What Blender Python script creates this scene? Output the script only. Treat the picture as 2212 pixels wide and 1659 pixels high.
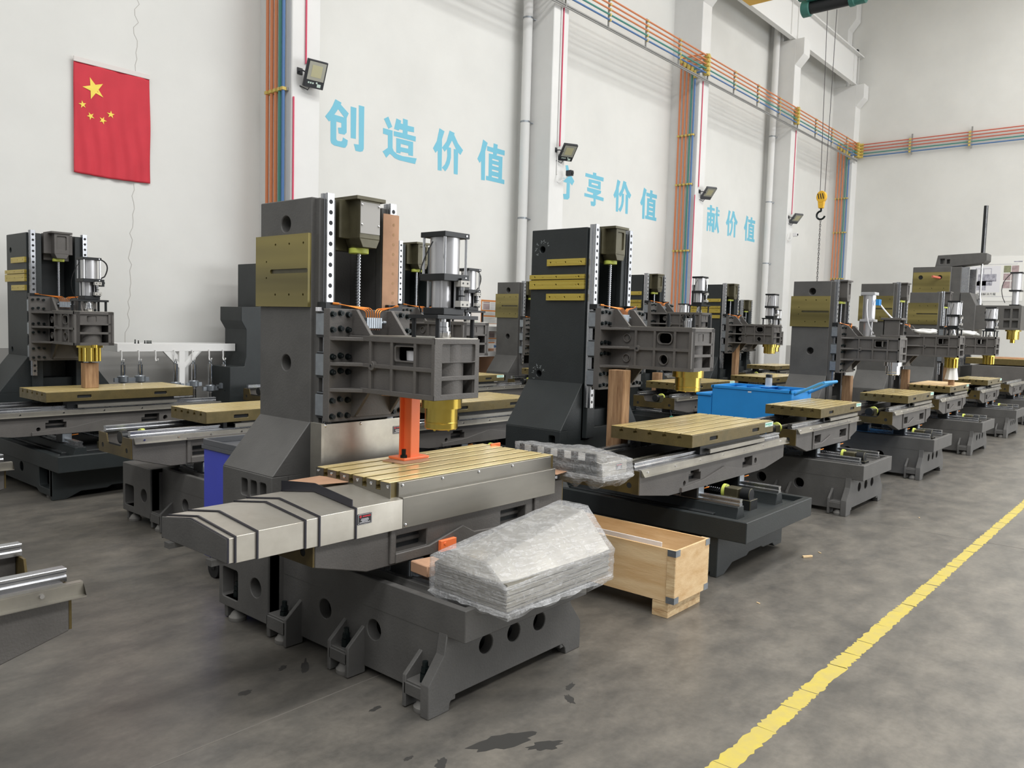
import bpy, bmesh, math, random
from mathutils import Vector, Matrix, noise
from mathutils.geometry import tessellate_polygon
random.seed(7)
PI = math.pi
for o in list(bpy.data.objects): bpy.data.objects.remove(o)
SC = bpy.context.scene
COL = SC.collection

# ------------------------------------------------------------------ camera, light, exposure
cam = bpy.data.objects.new('camera', bpy.data.cameras.new('camera'))
COL.objects.link(cam)
F = 1729.289
cam.data.sensor_width = 36.0
cam.data.lens = F / 2212 * 36.0
cam.data.clip_end = 200
CX = Vector((0.651, -0.759, 0.028)); CD = Vector((-0.038, -0.069, -0.997)); CF = Vector((0.758, 0.648, -0.074))
def _orth():
    z = -CF.normalized(); x = (CX - CX.dot(z) * z).normalized(); y = z.cross(x)
    return Matrix((x, y, z)).transposed()
cam.matrix_world = Matrix.Translation((0, 0, 1.6)) @ _orth().to_4x4()
SC.camera = cam

w = bpy.data.worlds.new('world'); SC.world = w; w.use_nodes = True
w.node_tree.nodes['Background'].inputs[0].default_value = (0.97, 0.985, 1.0, 1)
w.node_tree.nodes['Background'].inputs[1].default_value = 0.35

def area(name, loc, rot, sx, sy, power, color=(1, 1, 1)):
    l = bpy.data.lights.new(name, 'AREA'); l.shape = 'RECTANGLE'; l.size = sx; l.size_y = sy
    l.energy = power; l.color = color
    o = bpy.data.objects.new(name, l); COL.objects.link(o); o.location = loc; o.rotation_euler = rot
    return o
# roof lights (two long skylight bands under the roof) and the open doorway side of the hall
area('skylight_band', (9, 0.0, 12.8), (0, 0, 0), 44, 3.0, 3200, (1.0, 0.995, 0.985))
area('skylight_band', (9, -7.0, 12.8), (0, 0, 0), 44, 3.0, 3200, (1.0, 0.995, 0.985))
area('doorway_light', (16, -8.6, 3.0), (PI / 2, 0, 0), 14, 5, 1150, (0.97, 0.985, 1.0))

SC.view_settings.view_transform = 'Standard'
SC.view_settings.look = 'None'
SC.view_settings.gamma = 1.0
SC.view_settings.use_curve_mapping = False
SC.view_settings.exposure = 0.0

# ------------------------------------------------------------------ materials
def lin(c):
    return tuple((x / 255 / 12.92) if x / 255 <= 0.04045 else ((x / 255 + 0.055) / 1.055) ** 2.4 for x in c)
MATS = {}
def mat(name, rgb, rough=0.6, metal=0.0, var=0.0, scale=8.0, bump=0.0, bscale=60.0, stretch=None, rgb2=None, coat=0.0, spec=0.5, rvar=0.0, detail=6):
    m = bpy.data.materials.new(name); m.use_nodes = True
    nt = m.node_tree; N = nt.nodes; L = nt.links
    p = N['Principled BSDF']
    c = lin(rgb)
    p.inputs['Base Color'].default_value = (*c, 1)
    p.inputs['Roughness'].default_value = rough
    p.inputs['Metallic'].default_value = metal
    p.inputs['Specular IOR Level'].default_value = spec
    if coat: p.inputs['Coat Weight'].default_value = coat
    if var or rgb2 or bump or rvar:
        tc = N.new('ShaderNodeTexCoord')
        mp = N.new('ShaderNodeMapping')
        if stretch: mp.inputs['Scale'].default_value = stretch
        L.new(tc.outputs['Object'], mp.inputs['Vector'])
        nz = N.new('ShaderNodeTexNoise'); nz.inputs['Scale'].default_value = scale; nz.inputs['Detail'].default_value = detail
        nz.inputs['Roughness'].default_value = 0.6
        L.new(mp.outputs[0], nz.inputs['Vector'])
        if var or rgb2:
            r = N.new('ShaderNodeValToRGB'); L.new(nz.outputs['Fac'], r.inputs['Fac'])
            c2 = lin(rgb2) if rgb2 else tuple(x * (1 + var) for x in c)
            c1 = c if rgb2 else tuple(x * (1 - var) for x in c)
            r.color_ramp.elements[0].position = 0.33; r.color_ramp.elements[1].position = 0.67
            r.color_ramp.elements[0].color = (*c1, 1); r.color_ramp.elements[1].color = (*c2, 1)
            L.new(r.outputs[0], p.inputs['Base Color'])
        if rvar:
            mr = N.new('ShaderNodeMapRange'); L.new(nz.outputs['Fac'], mr.inputs[0])
            mr.inputs[1].default_value = 0.3; mr.inputs[2].default_value = 0.7
            mr.inputs[3].default_value = max(0.02, rough - rvar); mr.inputs[4].default_value = min(1, rough + rvar)
            L.new(mr.outputs[0], p.inputs['Roughness'])
        if bump:
            n2 = N.new('ShaderNodeTexNoise'); n2.inputs['Scale'].default_value = bscale; n2.inputs['Detail'].default_value = 4
            L.new(mp.outputs[0], n2.inputs['Vector'])
            b = N.new('ShaderNodeBump'); b.inputs['Strength'].default_value = bump; b.inputs['Distance'].default_value = 0.01
            L.new(n2.outputs['Fac'], b.inputs['Height']); L.new(b.outputs[0], p.inputs['Normal'])
    MATS[name] = m
    return m
M = MATS
mat('cast_gray', (84, 83, 81), 0.55, 0, 0.12, 5, 0.12, 90)
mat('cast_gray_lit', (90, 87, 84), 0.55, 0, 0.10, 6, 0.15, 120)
mat('cast_dark', (37, 42, 43), 0.5, 0, 0.12, 5, 0.1, 90)
mat('pocket_dark', (26, 28, 30), 0.8)
mat('ground_brass', (104, 96, 58), 0.36, 0.5, 0, 2.6, 0, 60, (0.06, 0.10, 2.6), (150, 138, 84), rvar=0.08, detail=1.5)
mat('brass_bright', (176, 154, 66), 0.3, 0.75, 0, 6, 0, 60, (0.1, 0.15, 8), (206, 186, 96), rvar=0.1, detail=1.5)
mat('oiled_iron', (116, 102, 66), 0.32, 0.35, 0, 9, 0, 60, (1, 1, 1), (92, 82, 50), rvar=0.1)
mat('mount_iron', (92, 88, 68), 0.4, 0.3, 0, 9, 0, 60, (1, 1, 1), (74, 70, 52))
mat('end_brass', (100, 86, 50), 0.4, 0.4, 0, 7, 0, 60, (1, 1, 1), (76, 66, 42))
mat('cover_sheet', (134, 131, 123), 0.36, 0.8, 0, 1.5, 0, 30, (1, 1, 4), (120, 117, 111), rvar=0.06)
mat('plate_gray', (160, 158, 154), 0.5, 0.2)
mat('foot_gray', (124, 122, 118), 0.6, 0.2, 0.1, 20)
mat('table_top', (224, 204, 150), 0.2, 0.15, 0, 2.6, 0.015, 40, (0.7, 1.6, 1), (202, 180, 118), rvar=0.1)
mat('table_top_oily', (190, 172, 112), 0.12, 0.35, 0, 4.0, 0.015, 30, (1, 1, 1), (170, 140, 46), rvar=0.08)
mat('steel_rail', (176, 178, 182), 0.27, 0.95, 0.06, 8, rvar=0.06)
mat('hole_shade_and_stop', (34, 35, 38), 0.5, 0.3)  # dark of the crane end stop, and shade painted into rail holes
mat('steel_sheet', (178, 174, 164), 0.4, 0.85, 0, 2.5, 0.02, 30, (1, 1, 1), (136, 133, 126), rvar=0.08)
mat('stainless', (216, 212, 202), 0.4, 0.8, 0, 3, 0.02, 14, (1, 1, 1), (184, 179, 168), rvar=0.08)
mat('steel_seam', (70, 70, 78), 0.4, 0.8)
mat('chrome', (225, 226, 228), 0.12, 1.0)
mat('aluminium', (204, 204, 206), 0.38, 0.75, 0.04, 6)
mat('black_anodised', (34, 36, 38), 0.4, 0.3)
mat('black_oxide', (24, 32, 33), 0.35, 0.5)
mat('valve_gray', (186, 184, 178), 0.5, 0.2)
mat('gold_grease', (178, 146, 40), 0.16, 0.92, 0, 3.2, 0, 60, (1, 1, 0.3), (206, 184, 96), rvar=0.08)
mat('spindle_nose', (120, 84, 92), 0.25, 0.7)
mat('copper', (222, 134, 58), 0.32, 0.6)
mat('bumper_green', (206, 216, 100), 0.5)
mat('orange_paint', (252, 128, 74), 0.42)
mat('wood_prop', (176, 142, 106), 0.75, 0, 0, 5, 0.3, 40, (6, 6, 0.7), (128, 94, 64))
mat('wood_crate', (232, 204, 160), 0.65, 0, 0, 3, 0.1, 40, (2, 0.6, 5), (206, 168, 118))
mat('wood_edge', (232, 208, 164), 0.7, 0, 0, 8, 0.2, 50, (2, 1, 6), (188, 152, 108))
mat('cardboard', (176, 138, 110), 0.85, 0, 0.1, 10)
mat('galv', (150, 156, 162), 0.4, 0.8, 0.1, 20)
mat('white_paint', (226, 226, 224), 0.6)
mat('white_plastic', (228, 228, 230), 0.4)
mat('foam', (226, 220, 216), 0.9, 0, 0.03, 30)
mat('rubber', (24, 24, 25), 0.75)
mat('blue_bin', (40, 140, 214), 0.42, 0, 0.06, 3)
mat('blue_cart', (66, 76, 186), 0.45, 0, 0.05, 3)
mat('tube_blue', (70, 150, 205), 0.4)
mat('pipe_orange', (206, 128, 84), 0.45)
mat('pipe_red', (196, 104, 84), 0.45)
mat('pipe_green', (72, 138, 126), 0.45)
mat('pipe_blue', (78, 116, 166), 0.45)
mat('pipe_gray', (150, 150, 148), 0.45, 0.3)
mat('clamp_yellow', (204, 180, 96), 0.5)
mat('conduit_pink', (212, 74, 104), 0.5)
mat('wall_paint', (214, 214, 210), 0.8, 0, 0.035, 0.9, 0.15, 9)
mat('pillar_paint', (218, 218, 216), 0.75, 0, 0.03, 1.5, 0.1, 9)
mat('dado_gray', (158, 157, 154), 0.75, 0, 0.06, 1.6)
mat('crack', (176, 173, 168), 0.9)
mat('letter_cyan', (112, 184, 206), 0.6)
mat('flag_red', (196, 48, 62), 0.75, 0, 0.05, 3)
mat('flag_yellow', (238, 214, 92), 0.7)
mat('flag_hem', (214, 208, 204), 0.8)
mat('lamp_glass', (176, 176, 164), 0.15, 0.2)
mat('lamp_led', (190, 186, 150), 0.4)
mat('lamp_body', (44, 46, 50), 0.5)
mat('lamp_gray', (84, 86, 90), 0.5)
mat('hoist_green', (52, 108, 98), 0.5)
mat('hook_yellow', (222, 172, 42), 0.45)
mat('beam_white', (222, 222, 220), 0.6)
mat('line_yellow', (184, 168, 96), 0.65, 0, 0, 14, 0.1, 40, (1, 1, 1), (196, 178, 78))
mat('label_black', (24, 24, 27), 0.4)
mat('label_red', (214, 44, 60), 0.5)
mat('label_white', (222, 222, 226), 0.5)
mat('label_orange', (226, 142, 70), 0.6)
mat('sticker_pale', (206, 224, 214), 0.6)
mat('sticker_green', (66, 170, 150), 0.6)
mat('paper', (230, 230, 226), 0.8)
mat('photo_tint', (150, 132, 134), 0.6, 0, 0, 8, 0, 60, (1, 1, 1), (186, 166, 166))
mat('photo_olive', (116, 118, 96), 0.6, 0, 0, 8, 0, 60, (1, 1, 1), (146, 150, 116))
mat('photo_gray', (128, 128, 140), 0.6, 0, 0, 12, 0, 60, (1, 1, 1), (190, 190, 200))
mat('chain_steel', (120, 118, 116), 0.4, 0.7)
mat('rope_dark', (60, 56, 58), 0.6)
mat('tag_green', (40, 150, 120), 0.6)
mat('grime', (110, 106, 100), 0.8)
mat('bottle', (200, 210, 220), 0.1, 0, coat=0.5)
mat('red_box', (170, 50, 56), 0.6)
mat('brown_box', (150, 112, 84), 0.8)
mat('chalk', (190, 200, 200), 0.8)

def floor_material():
    m = bpy.data.materials.new('concrete_floor'); m.use_nodes = True
    nt = m.node_tree; N = nt.nodes; L = nt.links; p = N['Principled BSDF']
    tc = N.new('ShaderNodeTexCoord')
    def nz(scale, detail=6, stretch=(1, 1, 1)):
        mp = N.new('ShaderNodeMapping'); mp.inputs['Scale'].default_value = stretch
        L.new(tc.outputs['Object'], mp.inputs['Vector'])
        n = N.new('ShaderNodeTexNoise'); n.inputs['Scale'].default_value = scale; n.inputs['Detail'].default_value = detail
        n.inputs['Roughness'].default_value = 0.62
        L.new(mp.outputs[0], n.inputs['Vector']); return n
    a = nz(0.55, 8); b = nz(3.4, 12, (1, 1.5, 1)); c = nz(34, 8)
    r1 = N.new('ShaderNodeValToRGB'); L.new(b.outputs['Fac'], r1.inputs['Fac'])
    r1.color_ramp.elements[0].position = 0.36; r1.color_ramp.elements[1].position = 0.66
    r1.color_ramp.elements[0].color = (*lin((86, 84, 80)), 1); r1.color_ramp.elements[1].color = (*lin((112, 108, 101)), 1)
    r2 = N.new('ShaderNodeValToRGB'); L.new(a.outputs['Fac'], r2.inputs['Fac'])
    r2.color_ramp.elements[0].position = 0.35; r2.color_ramp.elements[1].position = 0.65
    r2.color_ramp.elements[0].color = (0.86, 0.86, 0.86, 1); r2.color_ramp.elements[1].color = (1.08, 1.07, 1.05, 1)
    mx = N.new('ShaderNodeMix'); mx.data_type = 'RGBA'; mx.blend_type = 'MULTIPLY'; mx.inputs[0].default_value = 1
    L.new(r1.outputs[0], mx.inputs[6]); L.new(r2.outputs[0], mx.inputs[7])
    r3 = N.new('ShaderNodeValToRGB'); L.new(c.outputs['Fac'], r3.inputs['Fac'])
    r3.color_ramp.elements[0].position = 0.3; r3.color_ramp.elements[1].position = 0.7
    r3.color_ramp.elements[0].color = (0.88, 0.88, 0.88, 1); r3.color_ramp.elements[1].color = (1.10, 1.10, 1.10, 1)
    m2 = N.new('ShaderNodeMix'); m2.data_type = 'RGBA'; m2.blend_type = 'MULTIPLY'; m2.inputs[0].default_value = 1
    L.new(mx.outputs[2], m2.inputs[6]); L.new(r3.outputs[0], m2.inputs[7])
    # aisle in front of the machines: paler from wear, with brighter light painted in
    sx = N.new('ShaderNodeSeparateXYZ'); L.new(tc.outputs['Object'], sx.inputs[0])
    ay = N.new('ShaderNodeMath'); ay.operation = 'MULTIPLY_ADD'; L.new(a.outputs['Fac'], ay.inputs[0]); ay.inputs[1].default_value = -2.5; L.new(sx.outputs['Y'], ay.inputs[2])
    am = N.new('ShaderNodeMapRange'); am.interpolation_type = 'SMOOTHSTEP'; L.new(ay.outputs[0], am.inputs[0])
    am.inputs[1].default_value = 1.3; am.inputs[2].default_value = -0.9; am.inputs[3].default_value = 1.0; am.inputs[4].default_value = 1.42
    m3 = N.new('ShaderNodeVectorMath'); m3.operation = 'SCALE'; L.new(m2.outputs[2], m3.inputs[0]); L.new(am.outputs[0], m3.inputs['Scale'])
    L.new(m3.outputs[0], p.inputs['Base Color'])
    mr = N.new('ShaderNodeMapRange'); L.new(b.outputs['Fac'], mr.inputs[0])
    mr.inputs[1].default_value = 0.3; mr.inputs[2].default_value = 0.7; mr.inputs[3].default_value = 0.34; mr.inputs[4].default_value = 0.35
    L.new(mr.outputs[0], p.inputs['Roughness'])
    bm_ = N.new('ShaderNodeBump'); bm_.inputs['Strength'].default_value = 0.06; bm_.inputs['Distance'].default_value = 0.01
    L.new(c.outputs['Fac'], bm_.inputs['Height']); L.new(bm_.outputs[0], p.inputs['Normal'])
    MATS['concrete'] = m
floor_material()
def stain_material():
    m = mat('oil_stain', (62, 61, 59), 0.3)
stain_material()

def film_material():
    m = bpy.data.materials.new('stretch_film'); m.use_nodes = True
    nt = m.node_tree; N = nt.nodes; L = nt.links; p = N['Principled BSDF']; out = N['Material Output']
    p.inputs['Base Color'].default_value = (0.86, 0.87, 0.88, 1); p.inputs['Roughness'].default_value = 0.12
    p.inputs['Specular IOR Level'].default_value = 0.8
    tr = N.new('ShaderNodeBsdfTransparent'); mx = N.new('ShaderNodeMixShader')
    tc = N.new('ShaderNodeTexCoord')
    mp = N.new('ShaderNodeMapping'); mp.inputs['Scale'].default_value = (1.6, 2.2, 34); mp.inputs['Rotation'].default_value = (0.16, 0.2, 0.3)
    L.new(tc.outputs['Object'], mp.inputs['Vector'])
    n1 = N.new('ShaderNodeTexNoise'); n1.inputs['Scale'].default_value = 5; n1.inputs['Detail'].default_value = 6; n1.inputs['Distortion'].default_value = 0.8
    L.new(mp.outputs[0], n1.inputs['Vector'])
    n2 = N.new('ShaderNodeTexNoise'); n2.inputs['Scale'].default_value = 22; n2.inputs['Detail'].default_value = 5; n2.inputs['Distortion'].default_value = 2.6
    L.new(tc.outputs['Object'], n2.inputs['Vector'])
    ad = N.new('ShaderNodeMath'); ad.operation = 'ADD'; L.new(n1.outputs['Fac'], ad.inputs[0]); L.new(n2.outputs['Fac'], ad.inputs[1])
    mr = N.new('ShaderNodeMapRange'); L.new(ad.outputs[0], mr.inputs[0])
    mr.inputs[1].default_value = 0.92; mr.inputs[2].default_value = 1.16; mr.inputs[3].default_value = 0.22; mr.inputs[4].default_value = 0.35
    b = N.new('ShaderNodeBump'); b.inputs['Strength'].default_value = 0.8; b.inputs['Distance'].default_value = 0.008
    L.new(ad.outputs[0], b.inputs['Height']); L.new(b.outputs[0], p.inputs['Normal'])
    L.new(mr.outputs[0], mx.inputs[0]); L.new(tr.outputs[0], mx.inputs[1]); L.new(p.outputs[0], mx.inputs[2])
    L.new(mx.outputs[0], out.inputs['Surface'])
    MATS['film'] = m
film_material()
def clear_material():
    m = bpy.data.materials.new('clear_plastic'); m.use_nodes = True
    nt = m.node_tree; N = nt.nodes; L = nt.links; p = N['Principled BSDF']; out = N['Material Output']
    p.inputs['Base Color'].default_value = (0.8, 0.84, 0.86, 1); p.inputs['Roughness'].default_value = 0.05
    tr = N.new('ShaderNodeBsdfTransparent'); mx = N.new('ShaderNodeMixShader'); mx.inputs[0].default_value = 0.35
    L.new(tr.outputs[0], mx.inputs[1]); L.new(p.outputs[0], mx.inputs[2]); L.new(mx.outputs[0], out.inputs['Surface'])
    MATS['clear'] = m
clear_material()

# ------------------------------------------------------------------ mesh helpers
def circ(cx, cy, r, n=16, ry=None):
    ry = ry or r
    return [(cx + r * math.cos(2 * PI * i / n), cy + ry * math.sin(2 * PI * i / n)) for i in range(n)]
def rect(a0, a1, b0, b1):
    return [(a0, b0), (a1, b0), (a1, b1), (a0, b1)]
def rrect(a0, a1, b0, b1, r, n=4):
    pts = []
    for cx, cy, s in ((a1 - r, b0 + r, -PI / 2), (a1 - r, b1 - r, 0), (a0 + r, b1 - r, PI / 2), (a0 + r, b0 + r, PI)):
        for i in range(n + 1):
            t = s + PI / 2 * i / n; pts.append((cx + r * math.cos(t), cy + r * math.sin(t)))
    return pts
def P3(ax, a, p):
    return (a, p[0], p[1]) if ax == 'x' else (p[0], a, p[1]) if ax == 'y' else (p[0], p[1], a)

class MB:
    def __init__(s): s.v = []; s.f = []; s.m = []
    def face(s, idx, m=0): s.f.append(tuple(idx)); s.m.append(m)
    def box(s, x0, x1, y0, y1, z0, z1, m=0):
        b = len(s.v)
        s.v += [(x0, y0, z0), (x1, y0, z0), (x1, y1, z0), (x0, y1, z0), (x0, y0, z1), (x1, y0, z1), (x1, y1, z1), (x0, y1, z1)]
        for q in ((0, 3, 2, 1), (4, 5, 6, 7), (0, 1, 5, 4), (1, 2, 6, 5), (2, 3, 7, 6), (3, 0, 4, 7)): s.face([b + i for i in q], m)
        return s
    def prism(s, ax, a0, a1, poly, holes=(), m=0):
        loops = [list(poly)] + [list(h) for h in holes]
        b = len(s.v); flat = [p for l in loops for p in l]; n = len(flat)
        s.v += [P3(ax, a0, p) for p in flat] + [P3(ax, a1, p) for p in flat]
        if holes:
            for t in tessellate_polygon([[Vector((p[0], p[1], 0)) for p in l] for l in loops]):
                s.face([b + i for i in t], m); s.face([b + n + i for i in reversed(t)], m)
        else:
            s.face([b + i for i in range(n)], m); s.face([b + n + i for i in reversed(range(n))], m)
        o = 0
        for l in loops:
            k = len(l)
            for i in range(k):
                j = (i + 1) % k
                s.face((b + o + i, b + o + j, b + n + o + j, b + n + o + i), m)
            o += k
        return s
    def cyl(s, p0, p1, r0, r1=None, n=14, m=0, caps=True):
        r1 = r0 if r1 is None else r1
        p0 = Vector(p0); p1 = Vector(p1); d = (p1 - p0).normalized()
        u = d.orthogonal().normalized(); v = d.cross(u); b = len(s.v)
        for p, r in ((p0, r0), (p1, r1)):
            for i in range(n):
                t = 2 * PI * i / n; s.v.append(tuple(p + r * (math.cos(t) * u + math.sin(t) * v)))
        for i in range(n):
            j = (i + 1) % n; s.face((b + i, b + j, b + n + j, b + n + i), m)
        if caps:
            s.face([b + i for i in reversed(range(n))], m); s.face([b + n + i for i in range(n)], m)
        return s
    def lathe(s, c, prof, n=24, m=0, ax='z'):
        b = len(s.v)
        for r, h in prof:
            for i in range(n):
                t = 2 * PI * i / n; q = (r * math.cos(t), r * math.sin(t))
                if ax == 'z': s.v.append((c[0] + q[0], c[1] + q[1], c[2] + h))
                elif ax == 'y': s.v.append((c[0] + q[0], c[1] + h, c[2] + q[1]))
                else: s.v.append((c[0] + h, c[1] + q[0], c[2] + q[1]))
        for k in range(len(prof) - 1):
            for i in range(n):
                j = (i + 1) % n; s.face((b + k * n + i, b + k * n + j, b + (k + 1) * n + j, b + (k + 1) * n + i), m)
        s.face([b + i for i in reversed(range(n))], m); s.face([b + (len(prof) - 1) * n + i for i in range(n)], m)
        return s
    def tube(s, pts, r, n=6, m=0):
        pts = [Vector(p) for p in pts]; b = len(s.v); k = len(pts); u = None
        for i, p in enumerate(pts):
            d = (pts[min(i + 1, k - 1)] - pts[max(i - 1, 0)]).normalized()
            u = d.orthogonal().normalized() if u is None else (u - u.dot(d) * d).normalized()
            v = d.cross(u)
            for q in range(n):
                t = 2 * PI * q / n; s.v.append(tuple(p + r * (math.cos(t) * u + math.sin(t) * v)))
        for i in range(k - 1):
            for q in range(n):
                j = (q + 1) % n; s.face((b + i * n + q, b + i * n + j, b + (i + 1) * n + j, b + (i + 1) * n + q), m)
        s.face([b + q for q in reversed(range(n))], m); s.face([b + (k - 1) * n + q for q in range(n)], m)
        return s
    def mesh(s, name, mats, bevel=0.0, seg=1, smooth=True):
        me = bpy.data.meshes.new(name); me.from_pydata(s.v, [], s.f)
        for x in (mats if isinstance(mats, (list, tuple)) else [mats]): me.materials.append(M[x] if isinstance(x, str) else x)
        me.polygons.foreach_set('material_index', s.m)
        bm = bmesh.new(); bm.from_mesh(me)
        bmesh.ops.recalc_face_normals(bm, faces=bm.faces)
        if bevel:
            es = [e for e in bm.edges if len(e.link_faces) == 2 and e.calc_face_angle(0) > 0.5]
            if es: bmesh.ops.bevel(bm, geom=es, offset=bevel, segments=seg, affect='EDGES', clamp_overlap=True, profile=0.5)
        bm.to_mesh(me); bm.free()
        if smooth:
            me.shade_smooth(); me.set_sharp_from_angle(angle=0.6)
        me.update()
        return me
    def obj(s, name, mats, parent=None, bevel=0.0, seg=1, smooth=True, loc=None):
        return link(name, s.mesh(name, mats, bevel, seg, smooth), parent, loc)

def link(name, me, parent=None, loc=None):
    o = bpy.data.objects.new(name, me); COL.objects.link(o)
    if parent: o.parent = parent
    if loc: o.location = loc
    return o
def tag(o, label, cat, group=None, kind=None):
    o['label'] = label; o['category'] = cat
    if group: o['group'] = group
    if kind: o['kind'] = kind
    return o
def thing(name, label, cat, loc=(0, 0, 0), rz=0, group=None):
    o = bpy.data.objects.new(name, None); COL.objects.link(o); o.location = loc; o.rotation_euler = (0, 0, rz)
    o.empty_display_size = 0.1
    return tag(o, label, cat, group)
def struct(o):
    o['kind'] = 'structure'; return o
def arc(p0, p1, p2, n=8):
    p0, p1, p2 = Vector(p0), Vector(p1), Vector(p2)
    return [tuple((1 - t) ** 2 * p0 + 2 * t * (1 - t) * p1 + t * t * p2) for t in [i / n for i in range(n + 1)]]
def copy_tree(o, parent=None, skip=()):
    c = o.copy(); COL.objects.link(c)
    if parent is not None: c.parent = parent
    for ch in o.children:
        if ch.name.split('.')[0] in skip: continue
        copy_tree(ch, c, skip)
    return c
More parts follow.
